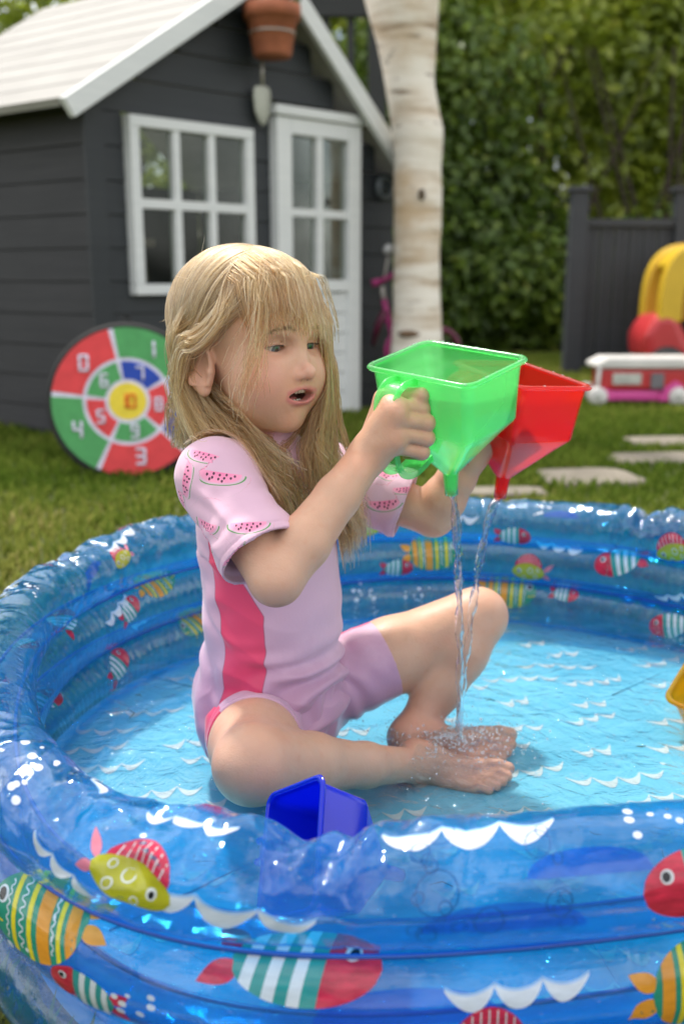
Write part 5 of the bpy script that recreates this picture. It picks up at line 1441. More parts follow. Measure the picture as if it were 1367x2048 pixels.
# far hand: holds the red funnel's handle, mostly behind the green one
HFc = WR_F + np.array([.018, -.004, .040])
def hand_far(P):
    ex, ez = nrm([.85, -.30, .45]), nrm([-.40, .1, .9]); ey = np.cross(ez, ex)
    d = s_cone(P, WR_F, HFc + ex * .012 + ez * .012, .0185, .0145); d = smin(d, s_cone(P, WR_F, HFc + ex * .014 - ez * .014, .0180, .0130), .012)
    f = None
    for k in range(4):
        b = HFc + ex * .016 + ez * (.022 - .0145 * k); r = [.0080, .0083, .0079, .0072][k]
        e = s_limb(P, [b, b + ex * .030 + ey * -.006, b + ex * .030 + ey * -.028, b + ex * .008 + ey * -.034], [r * 1.1, r, r * .9, r * .8], .003); f = e if f is None else smin(f, e, .002)
    d = smin(d, f, .006)
    th = s_limb(P, [WR_F + ez * .02, HFc + ez * .036 - ey * .012, HFc + ex * .024 + ez * .036 - ey * .02], [.013, .0105, .0085], .005)
    return smin(d, th, .006)
HEEL_F, TOE_F = G(800, 1482, .030), G(1030, 1498, .024)
HEEL_N, TOE_N = G(815, 1524, .026), G(1022, 1560, .020)
UPF = np.array([-.1, -.55, .8]); UPN = np.array([-.1, -.35, .9])
def bb(*ps, r=.06):
    a = np.array(ps); return a.min(0) - r, a.max(0) + r
def body_sdf(P):
    d = boxed(P, *bb(AX + [0, 0, .05], AX + [0, 0, .44], SH_N, SH_F, r=.10), lambda p: torso_sdf(p))
    d = smin(d, boxed(P, HO - .115, HO + .115, lambda p: head_sdf(w2h(p))), .012)
    d = smin(d, boxed(P, *bb(NECK0, NECK1, r=.05), lambda p: s_cone(p, NECK0, NECK1, .0325, .0370)), .016)
    d = smin(d, boxed(P, *bb(SH_N, EL_N, WR_N, r=.05), lambda p: arm_sdf(p, SH_N, EL_N, WR_N)), .012)
    d = smin(d, boxed(P, *bb(SH_F, EL_F, WR_F, r=.05), lambda p: arm_sdf(p, SH_F, EL_F, WR_F)), .012)
    d = smin(d, boxed(P, *bb(WR_N, *MCP, *TIP, r=.04), hand_near, .02), .008)
    d = smin(d, boxed(P, *bb(WR_F, HFc, r=.09), hand_far, .02), .008)
    d = smin(d, boxed(P, *bb(HIP_N, KN_N, AN_N, r=.08), lambda p: leg_sdf(p, HIP_N, KN_N, AN_N)), .008)
    d = smin(d, boxed(P, *bb(HIP_F, KN_F, AN_F, r=.08), lambda p: leg_sdf(p, HIP_F, KN_F, AN_F, 1.0, (.0385, .0400, .0310, .0235))), .008)
    ft = boxed(P, *bb(HEEL_N, TOE_N, AN_N, r=.05), lambda p: smin(foot_sdf(p, HEEL_N, TOE_N, UPN, 1, .86), s_cone(p, AN_N, HEEL_N + (TOE_N - HEEL_N) * .2 + np.array([0, 0, .008]), .0205, .020), .012), .02)
    d = smin(d, ft, .006)
    ft = boxed(P, *bb(HEEL_F, TOE_F, AN_F, r=.05), lambda p: smin(foot_sdf(p, HEEL_F, TOE_F, UPF, 1), s_cone(p, AN_F, HEEL_F + (TOE_F - HEEL_F) * .22 + np.array([0, 0, .014]), .0240, .022), .014), .02)
    return smin(d, ft, .005)
import time as _t; _t0 = _t.time()
BLO, BHI = np.array([-.28, .80, .0]), np.array([.30, 1.42, .72])
VB, FB_ = mesh_sdf(body_sdf, BLO, BHI, .0017)
print('body', len(VB), _t.time() - _t0)

# ---- skin
def skin_colour(P):
    Q = w2h(P); base = np.array([.62, .370, .252])
    C_ = np.repeat(base[None], len(P), 0)
    C_ *= (1 + .05 * vnoise(P, 60, 1) + .05 * vnoise(P, 24, 2))[:, None]
    C_ += np.clip(vnoise(P, 38, 6), 0, 1)[:, None] * np.array([.03, -.025, -.025]) + np.clip(vnoise(P, 140, 8) - .35, 0, 1)[:, None] * np.array([-.03, -.05, -.05])
    def blend(w, col):
        nonlocal C_
        w = np.clip(w, 0, 1)[:, None]; C_ = C_ * (1 - w) + np.array(col) * w
    g = lambda c, r, X=P: np.exp(-(((X - np.asarray(c)) / np.asarray(r)) ** 2).sum(1))
    inh = np.abs(Q).max(1) < .12
    m = np.c_[Q[:, 0], np.abs(Q[:, 1]), Q[:, 2]]
    blend(.75 * g((.050, .038, -.034), (.030, .020, .020), m) * inh, (.62, .270, .215))     # cheeks
    blend(.5 * g((.084, 0, -.030), (.010, .014, .010), Q) * inh, (.64, .31, .25))
    blend(.40 * g((-.006, .072, -.022), (.02, .012, .03), m) * inh, (.62, .28, .22))        # ears
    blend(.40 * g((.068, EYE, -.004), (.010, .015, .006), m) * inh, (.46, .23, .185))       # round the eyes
    # lips
    ya = np.abs(Q[:, 1]); zu, zl = -.0458 - 9 * ya ** 2, -.0608 + 14 * ya ** 2
    lipw = np.maximum(np.clip(1.35 - np.abs(Q[:, 2] - zu) / .0030, 0, 1), np.clip(1.35 - np.abs(Q[:, 2] - zl + .0006) / .0038, 0, 1)) * (ya < .0245) * (Q[:, 0] > .056) * inh * np.clip((.0245 - ya) / .003, 0, 1)
    blend(.85 * lipw, (.58, .165, .17))
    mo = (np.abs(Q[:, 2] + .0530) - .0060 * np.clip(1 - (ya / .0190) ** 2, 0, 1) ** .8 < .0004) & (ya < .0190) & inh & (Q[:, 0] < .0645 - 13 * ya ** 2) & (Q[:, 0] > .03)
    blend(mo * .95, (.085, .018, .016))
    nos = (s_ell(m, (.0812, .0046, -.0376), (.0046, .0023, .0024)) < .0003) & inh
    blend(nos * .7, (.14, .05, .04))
    # scalp under the hair
    blend(scalp_mask(Q) * inh * 1.0, (.15, .095, .045))
    # warm knees, elbows, knuckles, soles, feet in cool water
    blend(.40 * g(KN_N, (.045, .045, .045)), (.62, .285, .21)); blend(.35 * g(KN_F, (.045, .045, .045)), (.60, .30, .22)); blend(.35 * g(EL_N + np.array([.0, -.02, -.02]), (.03, .03, .03)), (.60, .29, .22))
    for k in range(4): blend(.35 * g(PIP[k], (.009, .009, .009)), (.60, .27, .22)); blend(.25 * g(MCP[k], (.010, .010, .010)), (.60, .28, .22))
    for (a, b) in ((HEEL_F, TOE_F), (HEEL_N, TOE_N)):
        for c in (a, b, (a + b) / 2): blend(.5 * g(c, (.05, .05, .04)), (.62, .265, .20))
    return np.clip(C_, 0, 1)
def hairline(Q):
    x, y, z = Q[:, 0], np.abs(Q[:, 1]), Q[:, 2]
    a = np.interp(x, [-.09, -.03, -.012, .004, .020, .040, .058, .075], [-.062, -.052, -.020, .020, .016, .034, .050, .060])
    return z - a
def scalp_mask(Q): return np.clip(hairline(Q) / .006, 0, 1) * (np.abs(Q[:, 1]) < .078)
t = NT('skin')
n = t.noise(420, 4, .6); n2 = t.noise(90, 4, .6)
col = t.attr('tint', 'Color')
c = t.mix(t.math('MULTIPLY', n2, .22), col, (.50, .25, .17))
p = t.princ(Base_Color=c, Roughness=t.ramp(n2, [(.3, (.36, .36, .36)), (.7, (.52, .52, .52))]))
p.inputs['Subsurface Weight'].default_value = .22
p.inputs['Subsurface Radius'].default_value = (1.0, .35, .18)
p.inputs['Subsurface Scale'].default_value = .0030
p.inputs['Specular IOR Level'].default_value = .42
t.l.new(t.bump(n, .30, .0012, t.bump(n2, .22, .002)), p.inputs['Normal'])
M_SKIN = t.done(p.outputs[0])
GIRL = empty('person', AX, label='fair-haired child in pink watermelon swimsuit sitting cross-legged in the pool holding up two funnels', cat='person')
body = np_mesh('body', VB, FB_, M_SKIN, GIRL)
vattr(body, 'tint', skin_colour(VB), 'FLOAT_COLOR')

# ---- eyes, teeth, lashes, brows
t = NT('eye')
o = t.coord('Object'); sx = t.new('SeparateXYZ'); t.l.new(o, sx.inputs[0])
r = t.math('SQRT', t.math('ADD', t.math('POWER', sx.outputs[1], 2), t.math('POWER', sx.outputs[2], 2)))
c = t.ramp(t.math('MULTIPLY', r, 92), [(.0, (.004, .004, .005)), (.22, (.004, .004, .005)), (.26, (.07, .085, .085)), (.45, (.125, .145, .145)), (.55, (.03, .035, .035)), (.61, (.50, .46, .44)), (1, (.48, .39, .36))])
p = t.princ(Base_Color=c, Roughness=.06); p.inputs['Coat Weight'].default_value = .6
M_EYE = t.done(p.outputs[0])
gaze = nrm([.90, -.02, -.36])
for s in (-1, 1):
    e = MB().ball((0, 0, 0), .0121, 18).build('eye', M_EYE, None, smooth=True)
    gx = nrm(HMX @ np.array([gaze[0], gaze[1] + (-.05 * s), gaze[2]])); gy = nrm(np.cross([0, 0, 1.0], gx)); gz = np.cross(gx, gy)
    e.matrix_world = Matrix.Translation(h2w((EYX, s * EYE, -.0005))) @ Matrix(np.stack([gx, gy, gz], 1).tolist()).to_4x4()
    bpy.context.view_layer.update(); mw = e.matrix_world.copy(); e.parent = GIRL; e.matrix_parent_inverse = GIRL.matrix_world.inverted(); e.matrix_world = mw
M_TOOTH = flat('tooth_enamel', (.66, .62, .54), .2, .05)
for k in range(6):
    y = (k - 2.5) * .0050; x = .0665 - 16 * y * y
    mb = MB().ball(h2w((x - .0005, y, -.0482)), (.0024, .0025, .0036), 6, HMX); mb.build('tooth', M_TOOTH, GIRL, smooth=True)
for k in range(6):
    y = (k - 2.5) * .0044; x = .0640 - 16 * y * y
    mb = MB().ball(h2w((x - .0010, y, -.0598)), (.0020, .0024, .0024), 6, HMX); mb.build('tooth', M_TOOTH, GIRL, smooth=True)
MB().ball(h2w((.048, 0, -.0575)), (.014, .011, .0034), 8, HMX).build('tongue', flat('tongue_pink', (.42, .12, .12), .35), GIRL, smooth=True)

# ================================================================== SWIMSUIT
SN, EN = SH_N, EL_N
def sleeve(P, S, E, W, g, hem, flare):
    ax = E - S; L = np.linalg.norm(ax); u = (P - S) @ (ax / L) / L
    d = s_cone(P, S + nrm(E - S) * .012, E, .0330 + g, .0360 + g + flare)
    cut = (u - hem) * L
    return d, cut
def top_sdf(P):
    d = boxed(P, *bb(AX + [0, 0, .03], AX + [0, 0, .46], SH_N, SH_F, r=.12), lambda p: torso_sdf(p, .0045))
    d = smin(d, boxed(P, *bb(NECK0, NECK1, r=.06), lambda p: np.maximum(s_cone(p, NECK0, NECK1, .0365, .0430), (p - (NECK1 + (NECK0 - NECK1) * .36)) @ nrm(NECK0 - NECK1))), .02)
    out = d
    for (S, E, W, hem, fl) in ((SH_N, EL_N, WR_N, .80, .0125), (SH_F, EL_F, WR_F, .76, .0105)):
        def one(p, S=S, E=E, W=W, hem=hem, fl=fl):
            s, c = sleeve(p, S, E, W, .0015, hem, fl)
            inner = np.maximum(s + .0052, -(c + .040))
            s = smax(s, c, .0015)
            return s, inner
        lo, hi = bb(S, E, r=.07); k = np.all((P > lo) & (P < hi), axis=1)
        if k.any():
            s, inner = one(P[k]); o = smin(out[k], s, .034); out[k] = np.maximum(o, -inner)
    # waist hem: the top ends over the hips
    q = P - AX; L = np.c_[q @ TF, q @ TL, q[:, 2]]
    return smax(out, (.070 + .02 * np.clip(L[:, 0] / .08, -1, 1)) - P[:, 2], .003)
def wrinkle_top(P, N):
    q = P - AX; L = np.c_[q @ TF, q @ TL, q[:, 2]]
    a = vnoise(np.c_[L[:, 0] * 16 + L[:, 2] * 26, L[:, 1] * 12, L[:, 2] * 9 - L[:, 0] * 8], 1.0, 3)
    low = np.exp(-((L[:, 2] - .125) / .065) ** 2)
    f = .0058 * low * np.sin(L[:, 2] * 190 - L[:, 0] * 75 + 2.4 * a) * np.clip(.4 + L[:, 0] * 9, 0, 1)
    f += .0044 * (.5 - np.abs(a)) * (.45 + low)
    arm = np.exp(-(np.linalg.norm(P - (SH_N + np.array([.005, -.012, -.055])), axis=1) / .045) ** 2)
    f += .0036 * arm * np.sin(((P - SH_N) @ nrm([.55, .1, .83])) * 260 + 2 * a)
    back = np.exp(-((L[:, 0] + .05) / .04) ** 2) * (L[:, 2] < .3)
    f += .0044 * back * np.sin(L[:, 1] * 90 + L[:, 0] * 130 + a * 3 + L[:, 2] * 18)
    for (S, E) in ((SH_N, EL_N), (SH_F, EL_F)):
        u = (P - S) @ (E - S) / ((E - S) @ (E - S)); nr = np.linalg.norm(P - S - np.clip(u, 0, 1)[:, None] * (E - S), axis=1) < .058
        f += nr * .0014 * np.sin(u * 30 + 3 * vnoise(P, 30, 5)) * np.clip(u, 0, 1)
        f += nr * .0007 * (np.abs(u - .74) < .008) * -1
    return f
def sdf_cloth(name, fn, lo, hi, h, mat_, wr, parent):
    Vx, Fx = mesh_sdf(fn, lo, hi, h)
    e = 1e-3; g = np.stack([fn(Vx + np.eye(3)[i] * e) - fn(Vx - np.eye(3)[i] * e) for i in range(3)], 1); g /= np.maximum(np.linalg.norm(g, axis=1), 1e-9)[:, None]
    Vx = Vx + g * wr(Vx, g)[:, None]
    return np_mesh(name, Vx, Fx, mat_, parent), Vx, g
PINK, CORAL = (.66, .42, .54), (.80, .055, .145)
def cloth_base(t, col, sss=True):
    wv = t.noise(1, 3, .6, vec=t.mapping(scale=(900, 900, 260))); pz = t.new('SeparateXYZ'); t.l.new(t.coord('Object'), pz.inputs[0])
    wet = t.math('MULTIPLY', t.math('SUBTRACT', t.math('ADD', .135, t.math('MULTIPLY', t.noise(17, 4, .6), .11)), pz.outputs[2]), 22, clamp=True)
    n = t.noise(22, 4, .6)
    c = t.mix(t.math('MULTIPLY', n, .25), col, t.mix(.5, col, (.42, .26, .36)))
    c = t.mix(wet, c, t.mix(1.0, c, (.80, .70, .78), 'MULTIPLY'))
    p = t.princ(Base_Color=c, Roughness=t.math('SUBTRACT', .58, t.math('MULTIPLY', wet, .26))); p.inputs['Sheen Weight'].default_value = .25; p.inputs['Specular IOR Level'].default_value = .3
    t.l.new(t.bump(wv, .10, .0008, t.bump(n, .18, .006)), p.inputs['Normal'])
    return p
# swimsuit cloth with coral panel and printed melon slices on the sleeves
t = NT('swim_top_cloth')
pan = t.attr('panel', 'Fac'); msk = t.attr('print_mask', 'Fac'); uvw = t.attr('print_uv', 'Vector')
sp = t.new('SeparateXYZ'); t.l.new(uvw, sp.inputs[0]); U_, V_ = sp.outputs[0], sp.outputs[1]
# slice: a half disc, rind on the round side, straight edge on top, squeezed to a crescent
rr = t.math('SQRT', t.math('ADD', t.math('POWER', U_, 2), t.math('POWER', t.math('MULTIPLY', V_, 1.75), 2)))
below = t.math('LESS_THAN', V_, t.math('MULTIPLY', t.math('POWER', U_, 2), .12))
inm = t.math('GREATER_THAN', msk, .5)
flesh = t.math('MULTIPLY', t.math('MULTIPLY', t.math('LESS_THAN', rr, .82), below), inm)
rind = t.math('MULTIPLY', t.math('MULTIPLY', t.math('MULTIPLY', t.math('GREATER_THAN', rr, .93), t.math('LESS_THAN', rr, 1.0)), t.math('LESS_THAN', V_, .06)), inm)
seed = None
for (x, y) in ((-.52, -.12), (-.30, -.24), (-.26, -.08), (-.05, -.30), (-.02, -.12), (.17, -.24), (.24, -.08), (.42, -.20), (.56, -.08), (-.40, -.30), (.10, -.38)):
    d = t.math('SQRT', t.math('ADD', t.math('POWER', t.math('SUBTRACT', U_, x), 2), t.math('POWER', t.math('MULTIPLY', t.math('SUBTRACT', V_, y), .75), 2)))
    s = t.math('LESS_THAN', d, .046); seed = s if seed is None else t.math('MAXIMUM', seed, s)
seed = t.math('MULTIPLY', seed, flesh)
c = t.mix(t.math('GREATER_THAN', pan, 0.0), PINK, CORAL)
c = t.mix(flesh, c, t.mix(t.math('MULTIPLY', rr, 1.0, clamp=True), (.80, .17, .36), (.84, .36, .52)))
c = t.mix(rind, c, (.10, .30, .09)); c = t.mix(seed, c, (.055, .012, .03))
seam = t.math('LESS_THAN', t.math('ABSOLUTE', pan), .0007); c = t.mix(t.math('MULTIPLY', seam, .5), c, (.30, .05, .12))
M_TOP = t.done(cloth_base(t, c).outputs[0])
top, VT, NT_ = sdf_cloth('swim_top', top_sdf, np.array([-.25, .88, .04]), np.array([.14, 1.34, .50]), .0019, M_TOP, wrinkle_top, GIRL)
q = VT - AX; L = np.c_[q @ TF, q @ TL, q[:, 2]]
ua = [np.clip((VT - S) @ (E - S) / ((E - S) @ (E - S)), 0, 1) for S, E in ((SH_N, EL_N), (SH_F, EL_F))]
da = [np.linalg.norm(VT - S - u[:, None] * (E - S), axis=1) for (S, E), u in zip(((SH_N, EL_N), (SH_F, EL_F)), ua)]
onsl = (np.minimum(da[0], da[1]) < .056) & (VT[:, 2] > .22) & ((da[0] < .056) & (ua[0] > .06) | (da[1] < .056) & (ua[1] > .06))
lft = np.interp(L[:, 2], [.06, .10, .15, .22, .30, .36], [-.034, -.018, -.008, -.010, -.020, -.020])
rgt = np.interp(L[:, 2], [.06, .24, .30, .33], [.040, .040, .010, -.022])
panel = np.minimum(L[:, 0] - lft, rgt - L[:, 0]); panel = np.where((np.abs(L[:, 1]) > .025) & ~onsl, panel, -.02)
vattr(top, 'panel', panel)
mask = np.zeros(len(VT)); uv = np.zeros((len(VT), 3)); best = np.full(len(VT), 1e9)
front_faced = (NT_ * (VT - CAM)).sum(1) < 0
PRX = [proj(v) for v in (VT,)][0] if False else None
d_ = VT - CAM; w_ = d_ @ _F; PX, PY = 683.5 + FPX * (d_ @ _R) / w_, 1024 - FPX * (d_ @ _U) / w_
def melon(px, py, ang, size, side):
    e = np.hypot(PX - px, PY - py) + 320 * w_ + np.where(front_faced & (da[side] < .080), 0, 1e5); i = int(np.argmin(e))
    place_melon(VT[i], NT_[i], ang, size, side)
def place_melon(c, n, ang, size, side):
    xr = nrm(np.cross([0, 0, 1.0], n)) if abs(n[2]) < .95 else np.array([1.0, 0, 0]); yr = np.cross(n, xr)
    xa = xr * math.cos(ang) + yr * math.sin(ang); ya_ = -xr * math.sin(ang) + yr * math.cos(ang)
    dv = VT - c; dn = np.abs(dv @ n); u, v = dv @ xa / size, dv @ ya_ / size; r = np.linalg.norm(dv, axis=1)
    k = (np.hypot(u, v) < 1.16) & (r < size * 1.4) & (NT_ @ n > .05) & (da[side] < .085) & (r < best)
    best[k] = r[k]; uv[k, 0], uv[k, 1] = u[k], v[k]; mask[k] = 1
for m_ in ((442, 945, -.15, .026), (410, 905, -.25, .022), (365, 960, 1.5, .024), (415, 1045, -.05, .021), (352, 1012, 1.5, .022), (497, 1045, .12, .022), (382, 1092, -.6, .021), (465, 1112, 1.25, .019)): melon(*m_, 0)
for m_ in ((775, 945, -.5, .022), (768, 1003, .15, .024), (805, 975, .2, .016)): melon(*m_, 1)
gm = np.random.default_rng(4)                # the sides of the sleeves the photograph does not show
for side in (0, 1):
    cand = np.nonzero((da[side] < .056) & (ua[side] > .05) & (ua[side] < .72) & ~front_faced & (mask < .5))[0]
    for i in gm.choice(cand, 5): place_melon(VT[i], NT_[i], gm.normal(0, .5), .021, side)
vattr(top, 'print_mask', mask); vattr(top, 'print_uv', uv, 'FLOAT_VECTOR')

def shorts_sdf(P):
    q = P - AX; L = np.c_[q @ TF, q @ TL, q[:, 2]]
    d = boxed(P, *bb(AX + [0, 0, .03], AX + [0, 0, .16], r=.12), lambda p: torso_sdf(p, .0030))
    d = smax(d, P[:, 2] - (.120 + .02 * np.clip(L[:, 0] / .08, -1, 1)), .003)
    for (H_, K, hem, r0, r1) in ((HIP_N, KN_N, .42, .057, .053), (HIP_F, KN_F, .47, .057, .0510)):
        ax = K - H_; Ln = np.linalg.norm(ax)
        e = boxed(P, *bb(H_, H_ * .4 + K * .6, r=.09), lambda p: smax(s_cone(p, H_, H_ + ax * .6, r0, r1 - .002), ((p - H_) @ (ax / Ln)) - hem * Ln, .002))
        d = smin(d, e, .012)
    return d
def wrinkle_sh(P, N):
    f = 0
    for (H_, K) in ((HIP_N, KN_N), (HIP_F, KN_F)):
        u = (P - H_) @ (K - H_) / ((K - H_) @ (K - H_)); f = f + .0020 * np.sin(u * 46 + 2.5 * vnoise(P, 28, 4) + P[:, 2] * 60) * np.exp(-((u - .16) / .16) ** 2)
    return f
t = NT('swim_shorts_cloth')
c = t.mix(t.math('GREATER_THAN', t.attr('panel', 'Fac'), 0.0), PINK, CORAL)
M_SHORT = t.done(cloth_base(t, c).outputs[0])
sh, VS, NS_ = sdf_cloth('swim_shorts', shorts_sdf, np.array([-.25, .90, .0]), np.array([.16, 1.36, .20]), .0020, M_SHORT, wrinkle_sh, GIRL)
q = VS - AX; L = np.c_[q @ TF, q @ TL, q[:, 2]]
axn = nrm(KN_N - HIP_N); axf = nrm(KN_F - HIP_F)
rn = VS - HIP_N; rn = rn - (rn @ axn)[:, None] * axn; rf = VS - HIP_F; rf = rf - (rf @ axf)[:, None] * axf
upn = nrm(np.array([-1.0, 0, .35]) - axn * (np.array([-1.0, 0, .35]) @ axn)); upf = nrm(np.array([-.3, .55, .9]) - axf * (np.array([-.3, .55, .9]) @ axf))
pn = .42 - np.arccos(np.clip((rn @ upn) / np.maximum(np.linalg.norm(rn, axis=1), 1e-6), -1, 1)); pf = .42 - np.arccos(np.clip((rf @ upf) / np.maximum(np.linalg.norm(rf, axis=1), 1e-6), -1, 1))
vattr(sh, 'panel', np.where(L[:, 1] > .0, pf, pn))
print('suit', _t.time() - _t0)

# ================================================================== HAIR, strand by strand
def hair_block(P):
    """what the strands may not enter"""
    d = boxed(P, HO - .13, HO + .13, lambda p: np.minimum(head_sdf(w2h(p), False) - .0015, s_ell(w2h(p), (-.007, -.0690, -.004), (.015, .0070, .018))), .02)
    d = np.minimum(d, boxed(P, *bb(AX + [0, 0, .05], AX + [0, 0, .44], SH_N, SH_F, r=.10), lambda p: torso_sdf(p, .0085), .02))
    d = np.minimum(d, boxed(P, *bb(NECK0, NECK1, r=.05), lambda p: s_cone(p, NECK0, NECK1, .040, .046), .02))
    for S, E, W in ((SH_N, EL_N, WR_N), (SH_F, EL_F, WR_F)):
        d = np.minimum(d, boxed(P, *bb(S, E, W, r=.05), lambda p: s_limb(p, arm_pts(S, E, W), [r + .012 for r in ARM_R], .01), .02))
    return d
def grow(root_l, way, n_pts, step, lift, seed, wav=.0):
    """root_l: (n,3) head-frame roots; way: (n,m,3) world targets met in turn"""
    rg = np.random.default_rng(seed); n = len(root_l); P = h2w(root_l); out = [P.copy()]
    m = way.shape[1]; cur = ((P[:, 2] < way[:, 0, 2] + .012) & (m > 3)).astype(int); cur += (cur == 1) & (P[:, 2] < way[:, min(1, m - 1), 2] + .006)
    nr = root_l - np.array([-.016, 0, .030]); nr = nr / np.array([.088, .069, .076]) ** 2; nr /= np.linalg.norm(nr, axis=1)[:, None]
    D = nr @ HMX.T
    t0 = way[:, 0] - P; t0 = t0 / np.linalg.norm(t0, axis=1)[:, None]; t0 = t0 - D * (t0 * D).sum(1)[:, None]; D = D * .22 + t0; D /= np.linalg.norm(D, axis=1)[:, None]
    extra = rg.integers(0, 4, n)
    ph = rg.random((n, 3)) * 6.28; alive = np.ones(n)
    lft = lift * (.35 + .65 * rg.random(n))
    for i in range(n_pts - 1):
        T = way[np.arange(n), np.minimum(cur, m - 1)]
        to = T - P; L = np.linalg.norm(to, axis=1); near = (L < .014) | ((P[:, 2] < T[:, 2] - .004) & (cur > 0)); cur = np.minimum(cur + near, m)
        done = cur >= m
        to = to / np.maximum(L, 1e-6)[:, None]; to[done] = np.array([0, 0, -1.0])
        g = np.array([0, 0, -1.0]) * (.15 + .3 * (cur > 0))[:, None]
        D = D * .42 + (to + g) * .55 + wav * np.stack([np.sin(i * .55 + ph[:, 0]), np.sin(i * .43 + ph[:, 1]), .3 * np.sin(i * .5 + ph[:, 2])], 1) * min(1, i / 12)
        D /= np.linalg.norm(D, axis=1)[:, None]
        extra = extra - done; P = P + D * (step * np.where(extra < 0, 1e-5 / .009, 1))[:, None]
        for _ in range(2):
            d = hair_block(P) - lft * min(1, i / 9); hit = d < 0
            if hit.any():
                e = 1.5e-3; p = P[hit]
                gd = np.stack([hair_block(p + np.eye(3)[k] * e) - hair_block(p - np.eye(3)[k] * e) for k in range(3)], 1); gd /= np.maximum(np.linalg.norm(gd, axis=1), 1e-9)[:, None]
                P[hit] = p - gd * d[hit][:, None]
                D[hit] -= gd * np.minimum(0, (D[hit] * gd).sum(1))[:, None]
        out.append(P.copy())
    return np.stack(out, 1)
rgh = np.random.default_rng(17)
def roots(n, keepfn, seed):
    rg = np.random.default_rng(seed); got = []
    while sum(map(len, got)) < n:
        d = rg.normal(size=(8000, 3)); d /= np.linalg.norm(d, axis=1)[:, None]
        q = np.array([-.016, 0, .030]) + d * np.array([.088, .069, .076])
        for _ in range(3): q = q - d * head_sdf(q, False)[:, None]
        k = (hairline(q) > .002) & (np.abs(q[:, 1]) < .085) & keepfn(q)
        got.append(q[k])
    return np.concatenate(got)[:n]
strands = []
NPT = 46
def clumped(q, cell, spread):
    """shared offsets for neighbouring roots, so that locks form"""
    key = np.floor(q / cell).astype(int); h = (key[:, 0] * 73856093 ^ key[:, 1] * 19349663 ^ key[:, 2] * 83492791) & 0xffff
    rg = np.random.default_rng(99); tab = rg.normal(size=(65536, 3)); return tab[h] * spread
def W_(px, py, Y): return V(px, py, Y)
def targets(q, pts_, sp, cl, sp0=None):
    n = len(q); out = []
    for i, p in enumerate(pts_):
        s = sp[i]; out.append(np.asarray(p)[None] + clumped(q, cl, s) + rgh.normal(size=(n, 3)) * s * .35)
    return np.stack(out, 1)
PART_Y = .012
# near side: swept back over the ear, then forward over the shoulder on to the chest
near_side = lambda q: (q[:, 1] < PART_Y) & ~((q[:, 0] > .030) & (q[:, 1] > -.040) & (q[:, 2] < .105))
q = roots(5200, lambda q: near_side(q) & (q[:, 0] > -.070), 1)
ear_back = h2w((-.036, -.064, -.030))
f = np.clip((q[:, 0] + .07) / .13, 0, 1)[:, None]
way = targets(q, [h2w((-.016, -.0755, .014)), ear_back, W_(430, 815, 1.085), W_(492, 885, 1.060), W_(550, 965, 1.045), W_(602, 1045, 1.055)], [.006, .005, .008, .010, .011, .013], .014)
way[:, 0] += (1 - f) * (h2w((-.064, -.052, .010)) - h2w((-.016, -.0755, .014))) * .9; way[:, 1] += (1 - f) * (h2w((-.062, -.044, -.035)) - ear_back) * .8; way[:, 3:] += ((1 - f) * np.array([-.012, .02, .008]))[:, None, :]
low = q[:, 2] < .02
strands.append(grow(q, way, NPT, .0090 * (.80 + .35 * rgh.random(len(q))), .0030, 2, .014))
# nape and back: straight down behind the shoulder
q = roots(3000, lambda q: (q[:, 0] < -.045), 3)
s_ = np.clip((.03 - q[:, 1]) / .09, 0, 1)[:, None]
way = targets(q, [h2w((-.074, -.02, -.02)), W_(380, 780, 1.12), W_(368, 850, 1.145), W_(366, 885, 1.155)], [.008, .009, .010, .011], .018)
way += (1 - s_[:, None]) * np.array([.02, .10, 0])
strands.append(grow(q, way, 40, .0085 * (.7 + .4 * rgh.random(len(q))), .003, 4, .014))
# far side: down past the far cheek to the chest
q = roots(3600, lambda q: (q[:, 1] > PART_Y - .012) & ~((q[:, 0] > .045) & (q[:, 1] < .035) & (q[:, 2] < .10)), 5)
f = np.clip((q[:, 0] + .04) / .10, 0, 1)[:, None]
way = targets(q, [h2w((.030, .068, -.015)), W_(622, 850, 1.14), W_(645, 930, 1.13), W_(698, 1040, 1.15)], [.005, .008, .010, .012], .014)
way[:, 0] += (1 - f) * np.array([-.01, .02, 0])
strands.append(grow(q, way, 44, .0094 * (.75 + .4 * rgh.random(len(q))), .0025, 6, .016))
# fringe: from the crown forward to the brows
q = roots(980, lambda q: (q[:, 0] > .000) & (q[:, 2] > .070) & (np.abs(q[:, 1]) < .050), 7)
y = np.clip(q[:, 1] * 1.15, -.055, .056)
fr = np.stack([np.interp(np.abs(y), [0, .03, .055], [.080, .072, .050]), y, .036 + 0 * y], 1); fe = np.stack([np.interp(np.abs(y), [0, .03, .055], [.086, .078, .054]), y * 1.02 + .006, .021 + .009 * rgh.normal(size=len(y)) - .012 * np.clip(y / .04, 0, 1) + .004 * np.clip(-y / .04, 0, 1)], 1)
def skull_x(y, z):
    x = np.full(len(y), .10)
    for _ in range(60): x = np.maximum(x - np.clip(head_sdf(np.stack([x, y, z], 1), False), -.004, .004) * .9, .0)
    return x
y1 = y * .92; x1 = skull_x(y1, .066 + 0 * y)
way = np.stack([h2w(np.stack([np.where(x1 > .002, x1 + .003, .012), y1, .066 + 0 * y], 1)), h2w(fr), h2w(fe)], 1) + clumped(q, .008, .0052)[:, None, :] + rgh.normal(size=(len(q), 3, 3)) * .0012
S = grow(q, way, 34, .0047 * (.92 + .16 * rgh.random(len(q))), .0030, 8, .02)
